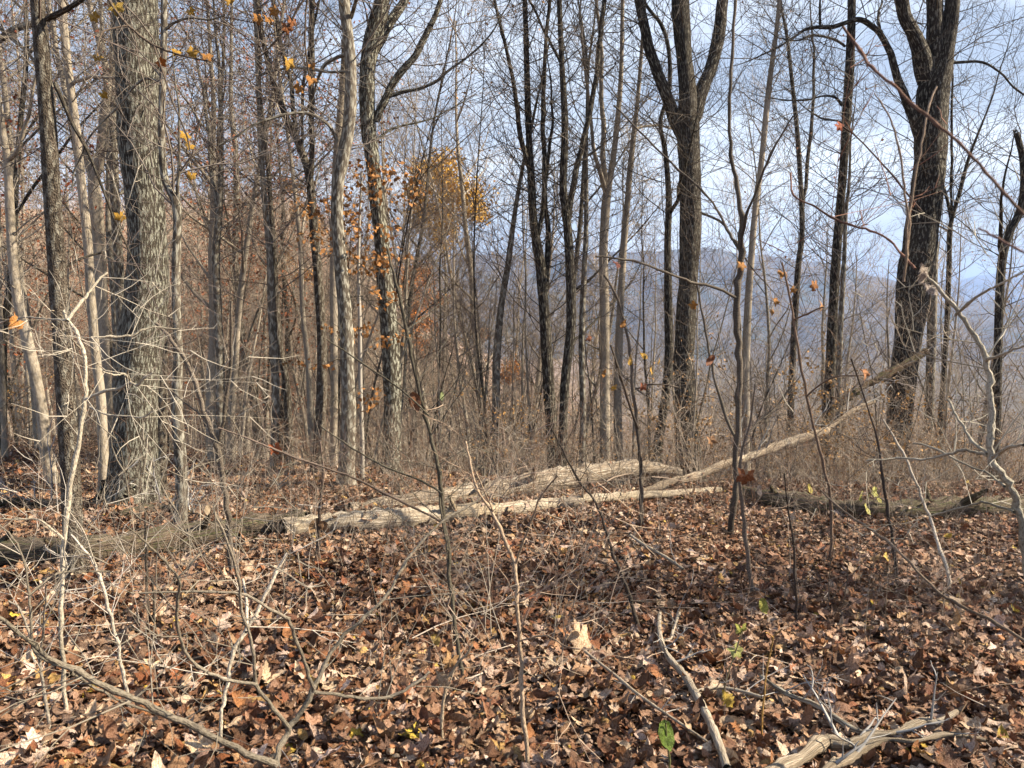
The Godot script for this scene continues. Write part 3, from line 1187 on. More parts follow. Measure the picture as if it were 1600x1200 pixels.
func rim_trees() -> void:
	var list := [
		{"label": "stout old oak with deeply furrowed lichen-grey bark and a flared foot behind the log", "short": "big furrowed oak", "mat": "oak_bark", "d": 8.4, "flare": 1.25,
			"trunk": "203,797,86 205,770,76 209,700,67 214,620,63 218,560,62 226,490,62 230,420,60 229,350,57 224,280,57 218,200,61 213,100,64 211,0,66 208,-150,60 205,-340,52", "twigs": 14, "from": 0.72, "limbs": []},
		{"label": "dark straight trunk standing close behind the foot of the furrowed oak", "mat": "flaky_bark", "d": 9.6,
			"trunk": "251,775,18 252,680,17 253,560,16 250,430,15 243,300,14 238,150,13 236,0,12", "twigs": 12},
		{"label": "rough dark trunk with peeling brown patches and shelf fungus, in front of the log", "short": "shelf-fungus trunk", "mat": "flaky_bark", "d": 0.0, "flare": 1.15,
			"trunk": "120,915,35 116,860,31 112,800,30 108,700,30 100,590,28 93,480,26 86,380,25 80,280,24 75,200,23 66,90,22 58,0,21 50,-120,19 44,-260,16", "twigs": 10, "from": 0.6,
			"limbs": ["74,30,9 90,22,9 108,12,8 125,0,7 150,-30,6", "86,130,7 105,170,7 118,200,6", "95,420,5 125,405,4 160,395,3"]},
		{"label": "slim lichen-spotted tree with a kink and a broken stub, standing at the log", "short": "kinked spotted tree", "mat": "grey_bark", "d": 0.0,
			"trunk": "281,856,21 282,800,19 283,740,18 280,690,17 276,630,17 278,560,15 275,470,14 275,400,14 277,345,14 273,312,15 262,292,13 255,265,12 252,200,10 254,120,10 256,40,10 255,-80,9", "twigs": 12, "from": 0.45,
			"limbs": ["276,318,8 278,305,7 278,300,6", "250,127,4 232,122,4 212,132,4 195,150,4 178,170,3.5 160,190,3 143,215,3 130,243,3 117,268,3 113,300,2", "258,45,5 275,35,4 300,28,4 330,30,3 352,22,3"]},
		{"label": "slender tree whose foot shines cream in the sun beside the big oak", "mat": "pale_bark", "d": 9.2,
			"trunk": "163,785,15 161,700,15 157,620,14 150,560,13 142,470,13 137,380,13 128,300,13 119,210,13 112,150,12 104,90,12 96,0,12 90,-120,10", "twigs": 12, "from": 0.5, "limbs": ["115,130,6 128,125,5 145,120,5 175,122,5"]},
		{"label": "pale grey tree that forks like a Y behind the cream-footed one", "mat": "pale_bark", "d": 12.0,
			"trunk": "172,760,21 165,620,19 159,500,18 155,400,20 148,310,18 146,285,16 157,240,15 162,180,13 168,125,12 156,70,9 143,20,8", "limbs": ["147,290,13 130,240,12 118,190,9 100,130,8 85,60,7", "168,125,7 178,90,6 185,40,5 190,0,5"], "twigs": 16},
		{"label": "mottled grey trunk half hidden by the left flank of the big oak", "mat": "grey_bark", "d": 13.0,
			"trunk": "190,755,17 191,560,15 186,420,15 180,330,14 177,220,12 176,120,12 178,40,11 180,-60,10", "twigs": 14},
		{"label": "pale leaning tree with a sweeping foot, left of the fungus trunk", "short": "pale leaning tree", "mat": "pale_bark", "d": 9.8,
			"trunk": "83,778,20 72,710,18 66,650,18 55,590,17 42,530,16 28,470,15 20,410,14 15,320,13 11,250,11 3,200,10 -8,120,9", "limbs": ["12,250,7 25,235,7 38,195,6 46,165,5 60,100,4"], "twigs": 12},
		{"label": "whitish thin trunk at the very edge, beyond the pale leaning tree", "mat": "pale_bark", "d": 12.5, "trunk": "10,760,11 4,640,10 0,520,9 -3,380,8 -6,200,7", "twigs": 8},
		{"label": "thin grey tree dividing into a narrow V beyond the kinked tree", "mat": "grey_bark", "d": 11.5,
			"trunk": "347,775,14 344,680,14 343,560,13 340,480,12 337,400,12 342,335,11 345,270,8 345,200,7 342,100,5", "limbs": ["341,340,7 330,270,7 325,200,6 318,140,5"], "twigs": 16},
		{"label": "grey sapling-thick trunk, slightly bowed, between the V-tree and the dark splitting tree", "mat": "grey_bark", "d": 10.6,
			"trunk": "426,795,14 428,700,12 430,600,12 424,500,11 421,400,10 412,300,9 406,200,8 402,100,7 398,0,6", "twigs": 14},
		{"label": "brown thin trunk leaning left, just before the dark splitting tree", "mat": "flaky_bark", "d": 11.2,
			"trunk": "456,785,13 453,700,12 447,600,11 437,540,10 431,460,9 427,380,8 420,280,7 410,180,6", "twigs": 12},
		{"label": "dark trunk splitting into three rising stems, behind the log", "short": "dark splitting tree", "mat": "flaky_bark", "d": 10.8,
			"trunk": "494,797,17 498,690,16 503,600,16 502,520,15 497,430,14 491,370,14 486,300,13 478,255,12 462,215,11 446,180,10 428,130,9 412,70,8 400,0,8 390,-80,7",
			"limbs": ["487,300,9 486,200,9 487,100,9 489,0,9 492,-60,8", "462,215,8 456,140,7 440,80,7 426,0,6", "470,235,5 472,180,5 476,120,5 492,40,4"], "twigs": 16},
		{"label": "smooth grey trunk with a slow double bend, rising from behind the pale log", "short": "bent grey trunk", "mat": "grey_bark", "d": 9.4,
			"trunk": "541,798,26 543,700,24 544,610,24 540,500,22 533,420,20 527,350,19 528,290,19 537,240,21 545,195,19 548,120,18 544,60,19 537,0,18 528,-100,16 522,-220,13",
			"limbs": ["527,222,5 515,200,5 500,185,5 478,176,5 452,178,5 425,185,4.5 398,195,4 372,212,4 342,226,3", "542,86,6 525,90,6 508,100,6 497,118,5 493,130,4", "547,28,7 555,5,6 566,-30,6", "541,112,4 510,112,4 465,105,4 430,110,3 405,118,3"], "twigs": 9, "from": 0.4},
		{"label": "pale stem rising close behind the bent grey trunk", "mat": "pale_bark", "d": 11.5, "trunk": "522,775,12 522,600,12 521,400,12 523,300,12 528,220,12 536,130,11 540,50,10 545,-40,9", "twigs": 10},
		{"label": "broad trunk, dark on one flank and sunlit on the other, forking high up", "short": "half-sunlit trunk", "mat": "oak_bark", "d": 10.6, "flare": 1.1,
			"trunk": "612,780,30 612,700,28 612,600,27 609,520,27 603,450,26 597,380,25 589,310,24 582,250,23 575,190,24 574,120,25 578,75,27 588,35,25 597,0,23 604,-90,20 606,-200,17",
			"limbs": ["583,80,16 600,52,16 618,22,15 633,-5,14 655,-60,12", "588,190,12 596,165,13 608,140,12 626,113,12 648,87,11 665,58,10 680,25,9 693,-8,8 705,-50,7", "608,150,6 630,143,6 655,138,5 680,128,5 698,112,4 725,92,3.5 755,66,3", "586,225,4 605,205,4 630,195,3.5 650,192,3"], "twigs": 14, "from": 0.5},
		{"label": "leaning thin tree with crooked top before the gold-leaved tree", "mat": "grey_bark", "d": 12.4, "trunk": "770,750,12 775,650,13 776,560,13 783,480,11 793,420,10 802,350,8 815,270,6 830,200,5", "twigs": 14},
		{"label": "dark many-stemmed tree, its left clump standing beside the forked twin", "short": "dark clump of stems", "mat": "dark_bark", "d": 12.0,
			"trunk": "866,745,19 862,690,18 857,600,17 852,510,16 845,420,15 834,350,13 831,290,12 826,210,10 823,100,9 820,0,8 817,-90,7",
			"limbs": ["838,380,8 850,330,8 851,260,8 848,180,7 853,90,6 858,0,6", "828,265,8 815,215,8 805,150,7 795,90,6 780,30,5", "848,470,10 853,430,10 857,370,9 853,310,7"], "twigs": 22, "from": 0.25},
		{"label": "dark tree forking low into two tall arms, centre of the rim", "short": "dark forked twin", "mat": "dark_bark", "d": 11.8,
			"trunk": "876,745,16 879,690,15 883,600,15 892,510,16 891,420,15 886,345,14 880,290,12 883,200,11 878,100,9 874,0,8 872,-90,7",
			"limbs": ["888,345,10 896,285,10 911,220,9 926,160,8 935,100,8 940,40,8 945,-10,7 948,-80,6", "880,105,5 865,75,5 850,45,4 833,10,4"], "twigs": 18, "from": 0.35},
		{"label": "slender even grey stem, right beside the dark forked twin", "mat": "grey_bark", "d": 12.6, "trunk": "909,735,11 911,640,10 909,540,10 912,440,9 916,350,7 916,240,6 918,140,5", "twigs": 14},
		{"label": "pale tree with a high V, between the dark twin and the three-limbed tree", "short": "pale V-topped tree", "mat": "pale_bark", "d": 13.0,
			"trunk": "946,735,16 945,620,15 945,500,15 943,400,14 946,330,14 950,295,12 958,250,9 966,180,8 971,100,7 973,0,6",
			"limbs": ["946,300,8 938,270,7 928,225,6 918,150,5 908,60,4", "948,300,9 943,230,8 941,140,7 938,60,6"], "twigs": 16},
		{"label": "pale inclined tree leaning toward the three-limbed tree", "mat": "pale_bark", "d": 13.5, "trunk": "968,735,14 965,640,13 968,520,12 972,430,10 980,320,9 986,250,9 995,170,7 1001,100,6 1008,0,5", "limbs": ["990,205,5 1003,198,4 1030,196,4 1048,200,3"], "twigs": 14},
		{"label": "three-limbed tree with dark flaking bark and a thick straight bole", "short": "three-limbed tree", "mat": "dark_bark", "d": 12.2, "flare": 1.12,
			"trunk": "1076,735,40 1074,690,35 1071,630,33 1068,570,32 1071,500,31 1076,420,30 1079,350,31 1078,290,32 1076,235,35 1075,200,34 1074,150,27 1070,100,24 1066,50,27 1063,0,29 1060,-100,25 1058,-230,20",
			"limbs": ["1068,215,20 1055,185,21 1041,152,19 1029,120,17 1018,85,16 1008,45,16 998,0,15 985,-70,14", "1082,185,24 1092,155,23 1103,125,21 1114,95,20 1122,55,20 1130,0,18 1140,-70,16", "1085,330,4 1115,340,4 1135,355,4 1150,385,3"], "twigs": 12, "from": 0.45},
		{"label": "crooked stem hugging the three-limbed tree, its foot leaning away", "mat": "dark_bark", "d": 12.7, "trunk": "1028,700,15 1040,620,14 1045,540,13 1044,450,12 1043,380,11 1045,310,10 1040,240,8 1032,190,7 1046,140,6 1045,80,6 1034,40,6 1010,8,5", "limbs": ["1044,335,6 1058,315,6 1062,290,5"], "twigs": 14},
		{"label": "pale crown-thin trunk leaning out behind the dark near sapling", "mat": "pale_bark", "d": 13.0, "trunk": "1165,735,14 1165,640,13 1166,540,12 1172,430,11 1180,330,10 1190,250,9 1197,180,9 1205,110,8 1213,50,7 1218,0,7 1222,-80,6", "twigs": 18},
		{"label": "straight dark tree standing clear, left of the stout rim tree", "short": "straight dark tree", "mat": "dark_bark", "d": 14.0,
			"trunk": "1289,735,18 1294,640,17 1299,540,16 1304,440,15 1309,370,14 1314,310,13 1319,240,13 1325,150,13 1329,80,13 1331,0,12 1333,-100,11", "limbs": ["1320,72,4 1300,60,4 1270,55,4 1250,62,3", "1316,165,4 1305,152,4 1285,150,3 1265,155,3", "1325,200,3 1310,190,3 1285,185,3"], "twigs": 22, "from": 0.3},
		{"label": "thin companion stem on the sunny flank of the straight dark tree", "mat": "grey_bark", "d": 13.6, "trunk": "1308,700,9 1310,600,9 1314,500,8 1319,410,7 1322,330,6", "twigs": 10},
		{"label": "wispy upright tree half way between dark near sapling and straight dark tree", "mat": "dark_bark", "d": 17.0, "trunk": "1234,710,12 1236,620,10 1241,520,10 1247,420,9 1253,370,9 1252,300,8 1246,210,7 1238,130,6 1230,60,5", "limbs": ["1253,330,6 1262,260,6 1270,170,5 1272,90,4"], "twigs": 20, "leaves": 150, "leaf_tint": Color(0.3, 0.13, 0.06), "from": 0.3},
		{"label": "stout dark tree on the rim forking into three thick limbs, with one hooked bough", "short": "stout forked rim tree", "mat": "dark_bark", "d": 13.2, "flare": 1.1,
			"trunk": "1400,722,36 1405,660,34 1410,600,37 1417,530,40 1427,440,48 1438,380,50 1446,320,46 1452,250,45 1455,190,46 1459,140,48 1470,105,34 1481,60,24 1488,20,22 1491,-30,21 1494,-150,18",
			"limbs": ["1449,130,30 1442,95,28 1433,62,22 1420,40,20 1411,15,20 1404,-20,19 1392,-90,16", "1462,120,26 1461,80,23 1461,30,24 1461,-20,23 1463,-120,19",
			"1450,250,15 1438,220,15 1427,188,14 1413,148,13 1402,122,12 1394,95,11 1387,75,10 1376,52,9 1362,40,9 1340,30,8 1320,36,7 1300,42,7 1275,42,6 1258,46,5 1250,52,4", "1282,42,4 1281,20,4 1282,0,3", "1378,50,5 1372,25,4 1378,5,3", "1480,100,5 1500,97,5 1535,97,4 1560,112,3 1590,140,3"], "twigs": 12, "from": 0.35},
		{"label": "slimmer paler trunk pressed against the sunny flank of the stout rim tree", "mat": "grey_bark", "d": 13.8, "trunk": "1449,715,15 1453,620,14 1456,520,14 1458,430,14 1461,340,12 1468,250,10 1475,160,8 1482,60,7", "twigs": 10},
		{"label": "thin dark stem with a Y top, standing just past the stout rim tree", "mat": "dark_bark", "d": 14.5, "trunk": "1466,700,9 1474,600,8 1480,500,8 1483,420,8 1486,350,7 1500,300,6 1513,250,5 1528,210,4 1540,180,3", "limbs": ["1486,350,5 1480,310,5 1475,290,4", "1487,330,4 1488,230,4 1488,120,3 1486,90,3"], "twigs": 18},
		{"label": "broken-topped snag with a bent fork at the far edge of the rim", "short": "broken-topped snag", "cat": "dead tree", "snag": true, "mat": "dark_bark", "d": 13.0, "trunk": "1554,735,15 1557,660,14 1559,580,13 1562,480,13 1566,410,13 1578,362,12 1594,330,12 1600,290,11 1598,245,10 1588,207,8", "limbs": ["1566,405,9 1566,385,8 1563,366,6"], "twigs": 8, "from": 0.25},
		{"label": "tree trunk of russet oak leaning in from the top corner", "mat": "grey_bark", "d": 11.0, "trunk": "-70,760,20 -72,600,19 -75,400,18 -80,200,17 -84,60,16 -90,-100,13", "limbs": ["-78,110,12 -40,85,12 0,62,11 30,43,11 60,35,10 95,22,8 130,-5,7", "-78,60,8 -30,30,7 20,60,6 55,100,5"], "twigs": 24, "from": 0.2, "leaves": 700, "leaf_tint": Color(0.34, 0.10, 0.05)},
	]
	for e in list:
		var o := tree(e)
		if e.label.contains("shelf fungus"):
			for q in 11:
				var s := SphereMesh.new()
				s.radius = 0.017
				s.height = 0.012
				s.radial_segments = 10
				s.rings = 5
				var f := put("shelf_fungus", s, mats.fungus, o)
				f.position = at(rnd(79, 86), 466 + q * 6.5, -o.position.z + rnd(-0.05, 0.03)) - o.position
	# beyond the frame, upslope toward the sun: their crowns lay the band of shade over the leaves
	for q in 5:
		var x: float = [6.9, 8.8, 11.2, 13.5, 8.0][q]
		var z: float = [-4.3, -4.7, -4.2, -4.6, -5.1][q]
		shade.append([x, z])


var shade := []


func fallen_wood() -> void:
	log_thing("fallen_log", "long dark rotten log half sunk in leaves below the furrowed oak", "log", "-60,866,38 0,866,38 70,864,40 140,860,41 210,852,41 280,842,38 345,832,36 410,823,33 470,813,30", "rotten_wood", Color(1.25, 1.2, 1.15), 0.3)
	log_thing("fallen_log", "bleached barkless log glowing in the sun in front of the smooth bent trunk", "log", "440,826,30 500,820,30 560,815,32 620,811,33 680,806,31 740,801,26 800,796,22 860,789,20 910,783,17 980,776,14 1050,772,12 1125,766,9", "bleached_wood", Color(1.15, 1.1, 1.0), 0.16)
	log_thing("fallen_log", "thick brown log lying behind the bleached one, arched toward the three-limbed tree", "log", "545,800,24 600,790,28 660,782,32 715,776,34 770,768,36 830,756,36 880,749,36 930,739,34 975,733,28 1020,732,20 1062,738,12", "brown_wood", Color(1.15, 1.1, 1.05), 0.26, [8.0, 10.8])
	log_thing("fallen_log", "dark mossy log lying across the leaves below the stout rim tree", "log", "1162,772,22 1210,780,28 1262,789,31 1310,795,27 1360,797,26 1420,797,32 1480,796,33 1540,793,31 1600,791,29 1680,788,26", "rotten_wood", Color(1.1, 1.15, 0.95), 0.3)
	log_thing("dead_limb", "weathered limb rising from the brown log toward the straight dark tree", "dead limb", "1000,770,9 1050,754,13 1095,742,14 1140,722,14 1165,716,12 1200,703,14 1240,690,15 1285,676,12 1296,668,7 1318,652,7 1340,638,8 1366,627,6", "bleached_wood", Color(0.85, 0.8, 0.75), 0.34, [9.4, 11.0])
	log_thing("dead_limb", "splintered brown limb propped steeply against the stout rim tree", "dead limb", "1282,690,8 1290,662,12 1307,635,13 1330,617,11 1353,602,10 1378,590,12 1400,578,13 1425,563,12 1447,549,10", "rotten_wood", Color(0.85, 0.74, 0.66), 0.45, [12.0, 12.8])
	log_thing("dead_limb", "thin grey limb lying beside the weathered one under the straight dark tree", "dead limb", "1080,742,9 1150,742,10 1230,738,9 1300,742,8 1370,738,6", "bleached_wood", Color(0.8, 0.75, 0.7), 0.2)
	log_thing("dead_limb", "pale thin limb on the leaves between stout rim tree and snag", "dead limb", "1430,722,7 1490,712,9 1550,702,9 1620,692,8", "bleached_wood", Color(0.8, 0.75, 0.7), 0.2)
	log_thing("dead_limb", "crooked dark root-like limb curling round the foot of the furrowed oak", "dead limb", "178,806,9 205,800,12 232,794,13 262,795,11 288,800,8 312,806,5", "rotten_wood", Color(1.2, 1.15, 1.1), 0.25)
	log_thing("dead_limb", "dark broken limb on the leaves behind the fungus trunk", "dead limb", "-20,788,13 20,785,14 60,786,13 95,790,9 130,796,7", "rotten_wood", Color(1.1, 1.0, 0.95), 0.25)
	log_thing("fallen_branch", "pale forked dead branch lying at the bottom edge, thick as an arm", "fallen branch", "1170,1240,22 1215,1208,22 1250,1190,20 1285,1166,22 1312,1162,19 1330,1168,15 1362,1158,15 1400,1152,13 1440,1132,13 1465,1132,10 1495,1118,8", "bleached_wood", Color(0.95, 0.92, 0.88), 0.5)
	log_thing("fallen_branch", "second arm of pale wood lying under the forked dead branch", "fallen branch", "1260,1240,18 1298,1204,17 1330,1190,14 1352,1172,15 1385,1162,11 1430,1160,8 1480,1152,7 1540,1160,5", "bleached_wood", Color(0.85, 0.82, 0.78), 0.5)
	log_thing("fallen_branch", "lichen-spotted branch sprawling down the leaves from a forked twig end", "fallen branch", "1136,1205,13 1118,1150,13 1098,1108,12 1070,1060,11 1050,1036,10 1036,1012,9 1030,985,7 1031,960,5", "pale_bark", Color(0.8, 0.78, 0.75), 0.16)
	log_thing("fallen_branch", "short curled twig forking off the lichen-spotted branch", "fallen branch", "1036,1004,5 1048,998,5 1053,982,5 1062,960,4", "pale_bark", Color(0.8, 0.78, 0.75), 0.1)
	log_thing("fallen_branch", "brown stick pointing at the pale forked dead branch", "fallen branch", "1190,1062,6 1230,1085,7 1275,1108,8 1330,1140,8 1352,1152,7", "grey_bark", Color(0.9, 0.85, 0.8), 0.1)
	log_thing("fallen_branch", "white crooked stick above the yellow leaf", "fallen branch", "1085,1085,5 1120,1078,5 1155,1080,5 1190,1092,4", "pale_bark", Color(1.1, 1.05, 1), 0.1)
	log_thing("fallen_branch", "straight pale stick slanting through the leaves mid-slope", "fallen branch", "985,838,4 1010,855,5 1040,873,5 1068,890,4", "pale_bark", Color(1.0, 0.95, 0.9), 0.1)
	log_thing("fallen_branch", "long straight twig slanting down beside the large tan hanging leaf", "fallen branch", "915,1022,4 960,1055,5 1000,1090,5 1050,1125,4 1105,1160,3", "pale_bark", Color(0.9, 0.85, 0.8), 0.1)
	# small sticks scattered in the litter
	var s := Shape.new()
	for q in 420:
		var d := sqrt(lerpf(4.0, 120.0, rng.randf()))
		var x := rnd(-1, 1) * (0.72 * d + 0.5)
		var yaw := rnd(0, TAU)
		var tone := [Color(0.34, 0.29, 0.24), Color(0.14, 0.11, 0.09), Color(0.22, 0.17, 0.13)][q % 3] as Color
		shoot(s, Vector3(x, land(x, -d) + rnd(0.04, 0.09), -d), Vector3(cos(yaw), rnd(-0.05, 0.25), sin(yaw)), rnd(0.15, 0.7), rnd(0.0015, 0.005), q % 2, tone, 0.12, 0.0)
	var o := part("twig_litter", s, mats.twig, self, true)
	o.set_meta("label", "small dead sticks scattered through the fallen leaves")
	o.set_meta("category", "twigs")


